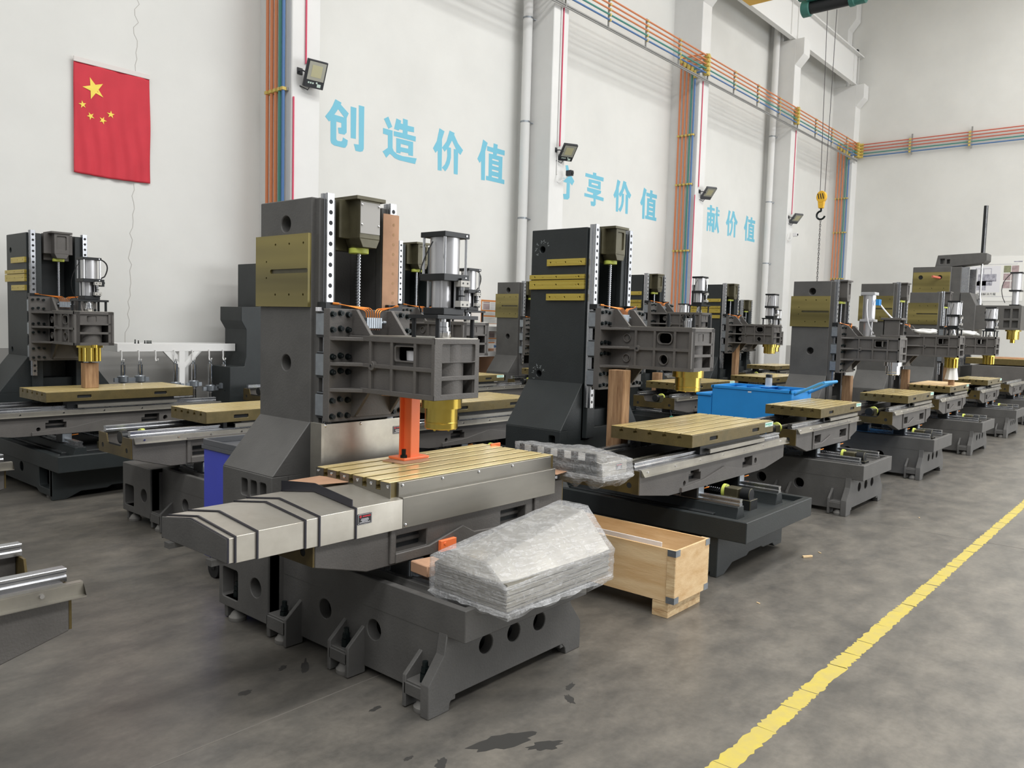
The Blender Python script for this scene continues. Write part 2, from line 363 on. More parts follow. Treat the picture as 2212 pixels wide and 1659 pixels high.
CH = {'chuang':[([(7.212,4.753),(7.318,4.729),(7.31,4.698),(7.452,4.604),(7.415,4.53),(7.418,4.323),(7.382,4.287),(7.276,4.283),(7.264,4.364),(7.323,4.376),(7.322,4.442),(7.232,4.444),(7.235,4.194),(7.259,4.176),(7.321,4.179),(7.344,4.196),(7.355,4.242),(7.44,4.217),(7.432,4.15),(7.401,4.106),(7.369,4.097),(7.198,4.1),(7.148,4.122),(7.135,4.157),(7.132,4.436),(7.106,4.418),(7.037,4.475),(7.115,4.571),(7.167,4.656)],[[(7.263,4.624),(7.196,4.533),(7.376,4.53)]]),([(7.487,4.712),(7.59,4.712),(7.588,4.265),(7.494,4.261)],[]),([(7.635,4.762),(7.736,4.763),(7.737,4.148),(7.716,4.109),(7.667,4.093),(7.585,4.093),(7.553,4.186),(7.644,4.193)],[])],'zao':[([(8.116,4.667),(8.202,4.717),(8.283,4.581),(8.21,4.535)],[]),([(8.365,4.724),(8.458,4.71),(8.452,4.666),(8.501,4.666),(8.499,4.75),(8.596,4.747),(8.598,4.662),(8.731,4.665),(8.733,4.585),(8.596,4.577),(8.597,4.527),(8.772,4.527),(8.77,4.45),(8.317,4.45),(8.316,4.523),(8.499,4.528),(8.498,4.575),(8.431,4.575),(8.413,4.549),(8.32,4.557),(8.345,4.644)],[]),([(8.368,4.429),(8.718,4.432),(8.72,4.214),(8.625,4.211),(8.621,4.24),(8.462,4.236),(8.457,4.209),(8.373,4.206)],[[(8.459,4.357),(8.622,4.356),(8.619,4.311),(8.46,4.306)]]),([(8.102,4.527),(8.291,4.525),(8.296,4.263),(8.322,4.221),(8.394,4.187),(8.503,4.176),(8.799,4.192),(8.769,4.099),(8.432,4.102),(8.342,4.118),(8.288,4.148),(8.244,4.167),(8.175,4.095),(8.1,4.177),(8.203,4.249),(8.199,4.439),(8.104,4.442)],[])],'jia':[([(9.287,4.76),(9.402,4.733),(9.348,4.595),(9.352,4.469),(9.355,4.089),(9.267,4.084),(9.258,4.402),(9.21,4.352),(9.151,4.415),(9.234,4.546)],[]),([(9.519,4.768),(9.637,4.751),(9.628,4.72),(9.721,4.601),(9.846,4.508),(9.786,4.42),(9.73,4.451),(9.731,4.086),(9.639,4.082),(9.627,4.49),(9.679,4.492),(9.581,4.622),(9.503,4.494),(9.558,4.495),(9.563,4.335),(9.536,4.23),(9.487,4.144),(9.438,4.093),(9.361,4.142),(9.424,4.198),(9.463,4.275),(9.477,4.349),(9.469,4.462),(9.414,4.406),(9.356,4.463),(9.454,4.58)],[])],'zhi':[([(10.337,4.779),(10.453,4.742),(10.396,4.585),(10.405,4.093),(10.31,4.087),(10.299,4.41),(10.262,4.367),(10.203,4.428),(10.284,4.579)],[]),([(10.61,4.764),(10.715,4.76),(10.708,4.694),(10.907,4.691),(10.905,4.606),(10.702,4.606),(10.695,4.569),(10.852,4.571),(10.851,4.181),(10.918,4.178),(10.919,4.103),(10.436,4.105),(10.433,4.177),(10.497,4.179),(10.492,4.571),(10.602,4.573),(10.6,4.606),(10.447,4.609),(10.446,4.688),(10.604,4.685)],[[(10.581,4.496),(10.754,4.495),(10.755,4.468),(10.582,4.471)],[(10.585,4.406),(10.757,4.404),(10.756,4.373),(10.586,4.376)],[(10.582,4.311),(10.759,4.309),(10.757,4.281),(10.583,4.281)],[(10.581,4.203),(10.758,4.202),(10.757,4.174),(10.582,4.177)]])],'fen':[([(12.714,4.733),(12.791,4.75),(12.828,4.663),(12.906,4.573),(13.018,4.473),(12.949,4.382),(12.873,4.423),(12.876,4.128),(12.821,4.088),(12.689,4.08),(12.665,4.177),(12.768,4.191),(12.772,4.408),(12.553,4.409),(12.55,4.48),(12.767,4.495),(12.745,4.612)],[]),([(12.629,4.732),(12.552,4.736),(12.526,4.641),(12.455,4.529),(12.353,4.449),(12.416,4.395),(12.505,4.454),(12.592,4.551)],[]),([(12.585,4.402),(12.663,4.392),(12.648,4.264),(12.582,4.152),(12.507,4.114),(12.459,4.163),(12.546,4.249)],[])],'xiang':[([(13.65,4.747),(13.764,4.752),(13.767,4.702),(14.037,4.701),(14.031,4.621),(13.383,4.626),(13.393,4.697),(13.65,4.695)],[]),([(13.506,4.595),(13.937,4.603),(13.94,4.44),(13.508,4.445)],[[(13.612,4.538),(13.846,4.538),(13.842,4.502),(13.607,4.502)]]),([(13.463,4.423),(13.959,4.421),(13.955,4.369),(13.798,4.302),(14.063,4.289),(14.057,4.219),(13.775,4.227),(13.782,4.114),(13.733,4.074),(13.619,4.073),(13.6,4.158),(13.703,4.166),(13.699,4.23),(13.373,4.23),(13.376,4.296),(13.668,4.294),(13.686,4.331),(13.467,4.347)],[])],'xian':[([(18.807,4.762),(18.913,4.763),(18.919,4.703),(19.073,4.704),(19.074,4.641),(18.92,4.641),(18.92,4.58),(19.102,4.578),(19.096,4.102),(18.963,4.102),(18.944,4.239),(18.885,4.24),(18.893,4.112),(18.835,4.106),(18.822,4.242),(18.764,4.243),(18.751,4.104),(18.679,4.097),(18.679,4.57),(18.826,4.571),(18.82,4.636),(18.669,4.629),(18.673,4.689),(18.809,4.694)],[[(18.767,4.477),(18.82,4.476),(18.82,4.421),(18.767,4.422)],[(18.92,4.476),(18.994,4.478),(18.995,4.422),(18.92,4.421)],[(18.772,4.377),(18.824,4.378),(18.824,4.322),(18.772,4.321)],[(18.925,4.377),(18.994,4.378),(18.994,4.322),(18.925,4.322)]]),([(19.149,4.757),(19.246,4.76),(19.246,4.598),(19.35,4.599),(19.345,4.536),(19.247,4.535),(19.265,4.409),(19.374,4.146),(19.303,4.089),(19.22,4.269),(19.171,4.166),(19.109,4.184),(19.163,4.398),(19.161,4.532),(19.128,4.533),(19.127,4.598),(19.159,4.597)],[]),([(19.273,4.704),(19.346,4.689),(19.34,4.639),(19.279,4.649)],[])]}

# ------------------------------------------------------------------ the machine builder
CACHE = {}
def part(name, key, fn, parent, loc=None, label=None):
    if key not in CACHE: CACHE[key] = fn()
    o = link(name, CACHE[key], parent, loc)
    if label: o['label'] = label
    return o

G = dict(k='g', bx=0.42, fx=0.52, y_col=1.17, y_back=1.63, tray_y=-0.10, tray0=0.315, tray1=0.45, colx=0.27, coltop=2.21,
         fl0=0.815, fl1=1.075, flx=0.49, rx=0.205, ry=1.10, ax=0.15, ay0=0.39, ay1=1.02, az0=1.24, az1=1.525, px=0.265, pz0=1.087, pz1=1.655,
         spy=0.49, L=0.815, sy=0.36, sd=0.52, sz0=0.535, sze=0.61, sz1=0.755, tl=1.16, ty=0.37, tw=0.52, paint='cast_gray', yr=0.27, yrz=0.45)
D = dict(k='d', bx=0.53, fx=0.53, y_col=1.30, y_back=1.84, tray_y=-0.20, tray0=0.265, tray1=0.40, colx=0.27, coltop=2.352,
         fl0=0.815, fl1=1.165, flx=0.53, rx=0.235, ry=1.23, ax=0.175, ay0=0.44, ay1=1.13, az0=1.30, az1=1.61, px=0.30, pz0=1.13, pz1=1.74,
         spy=0.55, L=1.11, sy=0.25, sd=0.60, sz0=0.53, sze=0.585, sz1=0.735, tl=1.33, ty=0.25, tw=0.63, paint='cast_dark', yr=0.32, yrz=0.445)
G2 = dict(G); G2.update(k='h', coltop=2.35, ay0=0.30, az0=1.26, az1=1.565, pz0=1.10, pz1=1.70, spy=0.42, tl=1.2)

def I_rail(w, h, cx=0.0, z0=0.0):
    a = w / 2
    return [(cx - a, z0), (cx + a, z0), (cx + a, z0 + h * .35), (cx + a * .72, z0 + h * .5), (cx + a * .72, z0 + h * .66), (cx + a, z0 + h * .78), (cx + a, z0 + h * .95), (cx + a * .9, z0 + h),
            (cx - a * .9, z0 + h), (cx - a, z0 + h * .95), (cx - a, z0 + h * .78), (cx - a * .72, z0 + h * .66), (cx - a * .72, z0 + h * .5), (cx - a, z0 + h * .35)]

# ---- base
def base_g(P):
    b = MB(); x = P['bx']; yc = P['y_col']; yb = P['y_back']
    for s in (-1, 1):
        a0, a1 = sorted((s * x, s * (x - .06)))
        a0, a1 = sorted((s * (x - .0015), s * (x - .06)))
        b.prism('x', a0, a1, [(.003, .036), (yc + .03, .036), (yc + .03, .43), (.003, .43)], [circ(.825, .225, .047, 18), circ(.465, .221, .047, 18)])
        # levelling pockets: gussets and shelves
        for yg in (.148, .53, .66, 1.012):
            b.prism('y', yg, yg + .022, [(s * .51, .004), (s * (x - .01), .004), (s * (x - .01), .228), (s * .51, .14)])
        for y0, y1, z in ((.03, .16, .10), (.54, .67, .10), (1.02, yc + .01, .115)):
            b.box(*sorted((s * .505, s * (x - .02))), y0, y1, z, z + .022)
            b.box(*sorted((s * .51, s * .488)), y0, y1, .06, z + .012)
        # back block side
        a0, a1 = sorted((s * .51, s * .44))
        b.prism('x', a0, a1, [(yc, .077), (yb, .077), (yb, .45), (yc, .45)], [circ(1.278, .239, .05, 18), rrect(1.445, 1.597, .125, .285, .015, 2)])
        b.box(*sorted((s * .505, s * .36)), 1.445, 1.60, .10, .125)
        b.box(*sorted((s * .49, s * .44)), yc + .01, yc + .04, .005, .1)
        b.box(*sorted((s * .49, s * .44)), yb - .05, yb - .02, .005, .1)
    b.box(-.36, .36, yc + .02, yb - .02, .08, .44, 1)
    b.box(-.5, .5, yc, yc + .03, .077, .45); b.box(-.5, .5, yb - .03, yb, .077, .45); b.box(-.5, .5, yc, yb, .42, .452)
    fr = [(-.52, .0), (-.40, 0), (-.396, .03), (-.375, .057), (.37, .057), (.396, .03), (.40, 0), (.52, 0), (.52, .138), (.435, .243), (.42, .33), (-.42, .33), (-.435, .243), (-.52, .138)]
    b.prism('y', 0, .05, fr, [circ(-.181, .22, .043, 18), circ(.004, .22, .043, 18), circ(.187, .22, .043, 18)])
    b.box(-.36, .36, .10, .12, .05, .33, 1)
    b.box(-x + .03, x - .03, -.08, yc, .39, .415); b.prism('z', .317, .452, rect(-x, x, -.10, yc - .003), [rect(-x + .035, x - .035, -.065, yc - .04)]); b.box(-x + .01, x - .01, -.09, .02, .32, .335)
    return b.mesh('base', [P['paint'], 'pocket_dark'], .005)
def base_d(P):
    b = MB(); x = P['bx']; yc = P['y_col']; yb = P['y_back']
    for s in (-1, 1):
        a0, a1 = sorted((s * x, s * (x - .07)))
        pk = [rrect(.07, .30, .09, .26, .02, 2), rrect(1.42, 1.62, .09, .28, .02, 2), circ(.72, .2, .045)]
        b.prism('x', a0, a1, [(.004, .03), (.30, .03), (.36, .06), (1.2, .06), (1.3, .03), (yb, .03), (yb, .44), (yc - .02, .44), (yc - .05, .39), (.004, .39)], pk)
        b.box(*sorted((s * (x - .07), s * .3)), .05, .32, .075, .09)
    b.box(-.42, .42, .1, yb - .1, .07, .39, 1)
    fr = [(-.53, .0), (-.42, .0), (-.30, .055), (-.08, .055), (-.04, .075), (.16, .075), (.2, .06), (.36, .06), (.40, .03), (.53, .03), (.53, .30), (-.53, .30)]
    b.prism('y', 0, .05, fr)
    b.box(-.5, .5, yb - .05, yb, .03, .44); b.box(-.5, .5, yc - .02, yb, .40, .445)
    t = P['tray_y']; X = .555
    b.prism('z', .266, .402, rect(-X, X, t, yc + .2), [rect(-X + .045, X - .045, t + .05, yc - .03)]); b.box(-X + .01, X - .01, t + .01, .02, .27, .29); b.box(-X + .02, X - .02, t + .02, yc, .345, .365)
    return b.mesh('base', [P['paint'], 'pocket_dark'], .005)

def foot_mesh():
    return MB().lathe((0, 0, 0), [(.044, 0), (.046, .004), (.046, .02), (.04, .024), (.03, .042), (.012, .056), (.012, .075)], 16).mesh('leveling_foot', 'foot_gray')
def stud_mesh():
    b = MB().cyl((0, 0, 0), (0, 0, .085), .0125, n=10); b.cyl((0, 0, .0), (0, 0, .035), .023, n=6); b.cyl((0, 0, .04), (0, 0, .06), .019, n=6)
    return b.mesh('stud', 'black_oxide')

# ---- column
def column(P):
    b = MB(); c = P['colx']; yc = P['y_col']; yb = P['y_back']; T = P['coltop']; f0 = P['fl0']; f1 = P['fl1']; fx = P['flx']
    h = [circ(yc + .215, 1.368, .042, 20), circ(yc + .225, 2.087, .042, 20)] if P['k'] != 'd' else [circ(1.73, 1.215, .026, 18), circ(1.73, 2.198, .026, 18)]
    for s in (-1, 1):
        b.prism('x', *sorted((s * c, s * .15)), rect(yc, yb, .72, T), h)
        b.box(*sorted((s * (c - .02), s * .15)), P['ry'] + .03, yc + .01, .74, T - .004)
        b.prism('y', yc, yb, [(s * .2, f0 - .01), (s * fx, f0), (s * c, f1), (s * .2, f1 + .02)])
        b.prism('x', *sorted((s * fx, s * (fx - .1))), rect(yc, yb, .44, f0), [rrect(yc + .05 + i * .085, yc + .11 + i * .085, .69, .775, .012, 2) for i in range(3 if P['k'] != 'd' else 1)])
        b.box(*sorted((s * (fx - .06), s * (fx - .1))), yc + .03, yb - .03, .66, .8, 1)
    b.box(-.15, .15, yc + .22, yb, .72, T - .01)
    b.box(-fx + .09, fx - .09, yc, yb, .44, f0)
    b.box(-.151, .151, yc + .05, yc + .23, .72, .95)
    return b.mesh('column', [P['paint'], 'pocket_dark'], .004)
def brass_g(P):
    def f():
        y0 = P['y_col'] + .002; y1 = P['y_back'] + .018; b = MB(); z0 = P['coltop'] - .55; z1 = z0 + .37
        hs = [circ(y0 + a, z0 + h, .0065, 8) for a in (.042, .165, .29) for h in (.062, .322)] + [circ(y0 + .373, z0 + h, .0055, 8) for h in (.15, .235)]
        hs.append(rrect(y0 + .004, y0 + .338, z0 + .172, z0 + .194, .010, 3))
        b.prism('x', -P['colx'] - .018, -P['colx'] + .001, rect(y0, y1, z0, z1), hs)
        b.box(-P['colx'] - .004, -P['colx'] + .001, y0 + .003, y1 - .003, z0 + .003, z1 - .003, 1)
        b.box(-P['colx'] - .009, -P['colx'] - .003, y0 + .003, y0 + .345, z0 + .165, z0 + .2, 2)
        return b.mesh('machined_pad', ['ground_brass', 'pocket_dark', 'mount_iron'], .002)
    return f
def brass_strip(y0, y1, z0, z1, c, two=False):
    def f():
        b = MB(); hs = [circ(y0 + (y1 - y0) * t, (z0 + z1) / 2, .006, 8) for t in (.1, .5, .9)] + [circ(y0 + (y1 - y0) * t, (z0 + z1) / 2 - .002, .003, 6) for t in (.15, .75)]
        b.prism('x', -c - .02, -c + .001, rect(y0, y1, z0, z1), hs)
        b.box(-c - .006, -c + .001, y0 + .002, y1 - .002, z0 + .002, z1 - .002, 1)
        return b.mesh('machined_pad', ['brass_bright', 'pocket_dark'], .003)
    return f
def z_rail(P, z0, z1, caps=True):
    def f():
        b = MB(); w = .045; prof = I_rail(w, .055)
        # profile in (x, y) extruded along z, face towards -y
        b.prism('z', z0, z1, [(p[0], P['ry'] + .055 - p[1]) for p in prof])
        if caps:
            n = int((z1 - z0 - .04) / .0522)
            for i in range(n + 1):
                z = z1 - .042 - i * .0522
                if z > z0 + .01: b.cyl((0, P['ry'] + .0, z), (0, P['ry'] - .0006, z), .0115, n=14, m=1)  # dark discs paint the shade inside the rail's bolt holes
        return b.mesh('z_rail', ['steel_rail', 'hole_shade_and_stop'])
    return f
def motor_mount(P, mt=True):
    T = P['coltop']; y = P['ry'] - .055
    b = MB()
    b.prism('z', T - .19, T + .005, rect(-.066, .066, y + .012, y + .15), [rrect(-.05, .05, y + .014, y + .14, .01, 2)])
    b.prism('y', y, y + .014, rect(-.066, .066, T - .19, T + .005), [rrect(-.044, .044, T - .155, T - .02, .01, 3)])
    b.box(-.055, .055, y + .06, y + .1, T - .18, T, 1)
    b.box(-.13, .13, y + .085, y + .15, T - .19, T + .005); b.box(-.115, .115, y + .14, y + .2, T - .25, T)
    b.prism('z', T + .003, T + .022, rect(-.095, .095, y - .012, y + .2))
    b.prism('y', y, y + .12, [(-.066, T - .19), (.066, T - .19), (.045, T - .235), (-.045, T - .235)])
    return b.mesh('motor_mount', ['mount_iron' if mt else 'cast_gray_lit', 'pocket_dark'], .003)
def bumper(P):
    T = P['coltop']; y = P['ry'] + .035
    return MB().lathe((0, y, T - .262), [(.05, 0), (.052, .002), (.052, .026), (.045, .028)], 20).mesh('bumper_ring', 'bumper_green')
def screw(p0, p1, r, pitch):
    """ball screw: a helical groove as real ridges (rings)"""
    def f():
        p0v = Vector(p0); L = (Vector(p1) - p0v).length; ax = 'z' if abs(p1[2] - p0[2]) > .1 else 'y' if abs(p1[1] - p0[1]) > .1 else 'x'
        prof = []; n = int(L / pitch)
        for i in range(n):
            h = i * pitch; prof += [(r, h), (r, h + pitch * .52), (r * .7, h + pitch * .62), (r * .7, h + pitch * .9)]
        return MB().lathe(p0, prof, 12, ax=ax).mesh('ball_screw', 'steel_rail')
    return f

# ---- headstock
def headstock(P):
    b = MB(); x = P['ax']; y0 = P['ay0']; y1 = P['ay1']; z0 = P['az0']; z1 = P['az1']; px = P['px']; zm = (z0 + z1) / 2 - .004
    ye = y0 + .53
    k = P['k']; H = z1 - z0
    if k == 'g' or k == 'h':
        wins = [(rrect(y0 + .145, y0 + .275, zm + .035, z1 - .045, .012, 3))]
    else:
        wins = [rrect(y0 + .165, y0 + .275, zm + .045, z1 - .042, .03, 5), circ(y0 + .225, zm - .073, .034, 18), circ(y0 + .54, zm + .075, .027, 16), circ(y0 + .54, zm - .075, .027, 16)]
    for s in (-1, 1):
        lo, hi = sorted((s * (x - .034), s * (x - .02)))
        b.prism('x', lo, hi, rect(y0 + .01, ye + .1, z0, z1), wins)
        lo, hi = sorted((s * (x - .021), s * x))
        ys = [y0 + .135, y0 + .30, y0 + .46]
        if k == 'd': b.prism('x', *sorted((s * (x - .05), s * (x - .018))), rect(y0 + .0, y0 + .01, z0, z1))
        b.box(lo, hi, y0, y1, z1 - .028, z1); b.box(lo, hi, y0, ye, z0, z0 + .024); b.box(lo, hi, y0 + .005, ye, zm - .010, zm + .010)
        e_ = .0006
        for yv in ys: b.box(lo + (e_ if s < 0 else 0), hi - (e_ if s > 0 else 0), yv - .009, yv + .009, z0 + .001, z1 - .001)
        b.box(lo + (2 * e_ if s < 0 else 0), hi - (2 * e_ if s > 0 else 0), y0 + .001, y0 + .022, z0 + .001, z1 - .001)
        for wdw in wins:
            cy = sum(p[0] for p in wdw) / len(wdw); cz = sum(p[1] for p in wdw) / len(wdw)
            big = [((p[0] - cy) * 1.16 + cy, (p[1] - cz) * 1.2 + cz) for p in wdw]
            b.prism('x', *sorted((s * (x - .021), s * (x - .006))), big, [wdw])
        b.cyl((s * (x - .02), y0 + .445, zm), (s * (x + .004), y0 + .445, zm), .024, n=18)
        b.cyl((s * x, y0 + .445, zm), (s * (x + .006), y0 + .445, zm), .009, n=10, m=1)
        # flanges running out to the mounting plate
        for zr in (z1 - .028, zm - .008, z0):
            b.prism('z', zr, zr + .018, [(s * (x - .03), ye - .02), (s * x, ye - .02), (s * (px - .002), y1 + .002), (s * (x - .03), y1 + .002)])
        b.box(*sorted((s * (x - .034), s * (x - .02))), ye, y1, z0, z1)
        # gussets above and below the arm
        gx = s * .115
        b.prism('x', gx - .010, gx + .010, [(y1 + .002, z1), (y1 - .15, z1), (y1 - .135, z1 + .012), (y1 - .03, P['pz1'] - .002), (y1 + .002, P['pz1'] - .002)])
        b.prism('x', gx - .010, gx + .010, [(y1 + .002, z0 + .01), (y1 - .14, z0 + .01), (y1 - .02, P['pz0'] + .02), (y1 + .002, P['pz0'] + .02)])
    b.box(-.115, .115, y1 - .03, y1, P['pz0'] + .02, z0)
    b.box(-x + .02, x - .02, y0 + .01, y1, z1 - .02, z1 - .002); b.box(-x + .02, x - .02, y0 + .01, y1, z0 + .002, z0 + .02)
    # front face
    fh = [rrect(-x + .05, x - .03, z1 - .108, z1 - .025, .006, 2), rect(-x + .05, x - .03, zm - .028, zm + .036), rect(-x + .05, x - .03, z0 + .026, zm - .048)]
    b.prism('y', y0, y0 + .022, rect(-x, x, z0, z1), fh)
    if k == 'g' or k == 'h': b.box(-x + .04, x - .02, y0 + .012, y0 + .024, z1 - .115, z1 - .02)
    else: b.prism('y', y0 + .012, y0 + .024, rect(-x + .04, x - .02, z1 - .115, z1 - .02), [rrect(-.06, .025, z1 - .095, z1 - .04, .008, 2)])
    b.cyl((0, P['spy'] + .012, z0), (0, P['spy'] + .012, z1 - .01), min(x - .042, .108), n=28)
    b.box(-x + .06, x - .06, ye - .02, ye + .02, z0, z1, 1)
    # mounting plate
    b.box(-px, px, y1, y1 + .05, P['pz0'], P['pz1'])
    return b.mesh('headstock', ['cast_gray_lit', 'pocket_dark'], .004)
def arm_top(P):
    x = P['ax']; return MB().box(-x + .006, x - .006, P['ay0'] + .006, P['ay1'] - .16, P['az1'], P['az1'] + .004).mesh('arm_top', 'steel_sheet')
def slide_block():
    return MB().box(-.055, .055, 0, .075, -.055, .055).box(-.05, .05, .01, .07, -.066, .066, 1).mesh('slide_block', ['galv', 'black_anodised'], .003)
def wiper_block():
    return MB().box(-.05, .05, 0, .07, -.02, .02).mesh('rail_wiper', ['black_anodised'], .003)
def bolt_mesh():
    b = MB().cyl((0, 0, 0), (0, -.02, 0), .0115, n=10); b.cyl((0, -.0201, 0), (0, -.0206, 0), .006, n=6, m=1); b.cyl((0, .0, 0), (0, -.003, 0), .016, n=12)
    return b.mesh('bolt', ['black_oxide', 'pocket_dark'])
def bolt_positions(P):
    px = P['px']; h = P['pz1'] - P['pz0']; out = []
    for f in (.05, .19, .442, .577, .815, .95):
        z = P['pz0'] + f * h
        for i, xx in enumerate((px - .018, px - .065, px - .112)):
            out += [(-xx, z + (.006 if i == 1 else 0)), (xx, z + (.006 if i == 1 else 0))]
    return out
def spindle(P, mats=('gold_grease', 'spindle_nose')):
    def f():
        z = P['az0']; s = P['ax'] / .15
        b = MB().lathe((0, P['spy'], z), [(.097 * s, .005), (.097 * s, -.046), (.079 * s, -.047), (.079 * s, -.112), (.081 * s, -.114), (.081 * s, -.118), (.079 * s, -.12), (.079 * s, -.143), (.074 * s, -.147), (.03, -.147)], 36)
        b.lathe((0, P['spy'], z), [(.044, -.146), (.044, -.153), (.026, -.156), (.026, -.1465)], 24, m=1)
        for i in range(6):
            t = i * PI / 3 + .3; b.cyl((.066 * s * math.cos(t), P['spy'] + .066 * s * math.sin(t), z - .146), (.066 * s * math.cos(t), P['spy'] + .066 * s * math.sin(t), z - .153), .006, n=8, m=0)
        return b.mesh('spindle', mats)
    return f
def fluted_spindle(P):
    z = P['az0']; s = P['ax'] / .15
    b = MB().lathe((0, P['spy'], z), [(.098 * s, .005), (.098 * s, -.022), (.064 * s, -.023), (.064 * s, -.15), (.03, -.151)], 28)
    for i in range(10):
        t = i * PI / 5; c = (.07 * s * math.cos(t), P['spy'] + .07 * s * math.sin(t))
        b.cyl((c[0], c[1], z - .02), (c[0], c[1], z - .148), .016, n=10)
    return b.mesh('spindle', ['gold_grease'])
def manifold(P):
    b = MB(); y = P['ay1'] - .002; z = P['pz1'] - .095
    for i in range(7): b.box(-.055 + i * .0145, -.0425 + i * .0145, y - .028, y, z, z + .055)
    b.cyl((-.07, y - .014, z + .03), (.075, y - .014, z + .03), .008, n=8); b.cyl((.06, y - .014, z + .03), (.078, y - .014, z + .03), .012, n=8)
    for i in range(7): b.cyl((-.049 + i * .0145, y - .014, z - .01), (-.049 + i * .0145, y - .014, z + .001), .004, n=6, m=1)
    return b.mesh('oil_manifold', ['galv', 'copper'], .001)
def copper_tubes(P):
    b = MB(); y = P['ay1'] - .016; z = P['pz1'] - .04; rx = P['rx']; zt = P['pz1'] + .02
    for i in range(7):
        x = -.049 + i * .0145; s = -1 if i < 4 else 1
        k = (i if i < 4 else 6 - i)
        mid = (x + s * .012, y, z + .028 + k * .004)
        pts = [(x, y, z), (x, y, z + .015)] + arc((x, y, z + .015), (x, y, z + .036 + k * .003), (x + s * .025, y + .005, z + .04 + k * .003), 4)[1:] + [(s * (rx - .06), y + .03, zt - .004), (s * (rx - .005), y + .055, zt + .006)]
        b.tube(pts, .0028, 5)
    for s in (-1, 1): b.cyl((s * (rx - .02), y + .05, zt + .004), (s * (rx + .01), y + .06, zt + .006), .0065, n=6)
    return b.mesh('copper_tubes', 'copper')

# ---- drawbar cylinder on top of the arm
CY = dict(pl=.095, ba=.113, bb=.144, lo=.27, mid=.302, top=.475)
def cyl_frame(P):
    z = P['az1']; b = MB(); y = P['spy']
    b.prism('z', z + .092, z + .11, rect(-.135, .135, y - .10, y + .10), [circ(0, y, .04, 14)])
    for sx in (-.115, .115):
        for sy in (-.08, .08):
            b.cyl((sx, y + sy, z + .003), (sx, y + sy, z + .093), .011, n=10)
    return b.mesh('stand_frame', 'black_anodised', .001)
def cyl_coupling(P):
    z = P['az1']; y = P['spy']
    return MB().lathe((0, y, z + .003), [(.036, 0), (.038, .003), (.038, .03), (.03, .032), (.03, .05), (.027, .052), (.027, .075), (.012, .076), (.012, .095)], 20).mesh('coupling', 'chrome')
def cyl_lower(P):
    z = P['az1']; y = P['spy']; b = MB()
    b.box(-.07, .07, y - .07, y + .07, z + .111, z + .145)
    b.box(.035, .06, y - .06, y + .02, z + .145, z + .27)
    return b.mesh('end_block', 'black_anodised', .003)
def cyl_lower_barrel(P):
    z = P['az1']; y = P['spy']; b = MB().cyl((-.012, y + .005, z + .144), (-.012, y + .005, z + .275), .046, n=24)
    for sx in (-1, 1):
        for sy in (-1, 1): b.cyl((-.012 + sx * .045, y + .005 + sy * .045, z + .144), (-.012 + sx * .045, y + .005 + sy * .045, z + .275), .0065, n=8)
    return b.mesh('lower_barrel', 'aluminium')
def cyl_end(P, zz, h):
    def f():
        z = P['az1']; y = P['spy']; b = MB().box(-.082, .082, y - .082, y + .082, z + zz, z + zz + h)
        b.cyl((.06, y - .0821, z + zz + h * .5), (.06, y - .085, z + zz + h * .5), .006, n=8, m=1)
        return b.mesh('end_plate', ['black_anodised', 'chrome'], .003)
    return f
def cyl_barrel(P):
    z = P['az1']; y = P['spy']; b = MB().cyl((0, y, z + .301), (0, y, z + .473), .07, n=32); return b.mesh('barrel', 'aluminium')
def cyl_rods(P):
    z = P['az1']; y = P['spy']; b = MB().cyl((0, y, z + .3), (0, y, z + .475), .0065, n=10); return b.mesh('tie_rod', 'chrome')
def cyl_valves(P):
    z = P['az1']; y = P['spy']; b = MB()
    b.box(.012, .075, y - .098, y - .06, z + .245, z + .275, 1); b.box(.012, .075, y - .098, y - .06, z + .15, z + .18, 1)
    b.box(.02, .068, y - .095, y - .06, z + .275, z + .285); b.box(.022, .066, y - .092, y - .05, z + .14, z + .152)
    b.cyl((.043, y - .078, z + .18), (.043, y - .078, z + .246), .008, n=8, m=2); b.cyl((.043, y - .078, z + .20), (.043, y - .078, z + .206), .016, n=8); b.cyl((.043, y - .078, z + .228), (.043, y - .078, z + .246), .012, n=8, m=2)
    for dx in (.028, .058):
        for zz in (.162, .262): b.cyl((dx, y - .0981, z + zz), (dx, y - .0995, z + zz), .005, n=8)
    b.box(.078, .12, y - .045, y + .0, z + .235, z + .3); b.cyl((.12, y - .02, z + .27), (.13, y - .02, z + .27), .012, n=8)
    return b.mesh('valve_set', ['black_anodised', 'valve_gray', 'chrome'], .002)
def cyl_hose(P, big):
    def f():
        z = P['az1']; y = P['spy']
        if big: pts = [(.078, y, z + .49)] + arc((.09, y, z + .49), (.21, y, z + .46), (.14, y, z + .33), 8) + [(.07, y - .03, z + .295)]; r = .006
        else: pts = arc((-.08, y, z + .45), (-.2, y + .02, z + .26), (-.09, y + .06, z + .12), 10); r = .003
        return MB().tube(pts, r, 6).mesh('air_hose', 'rubber')
    return f

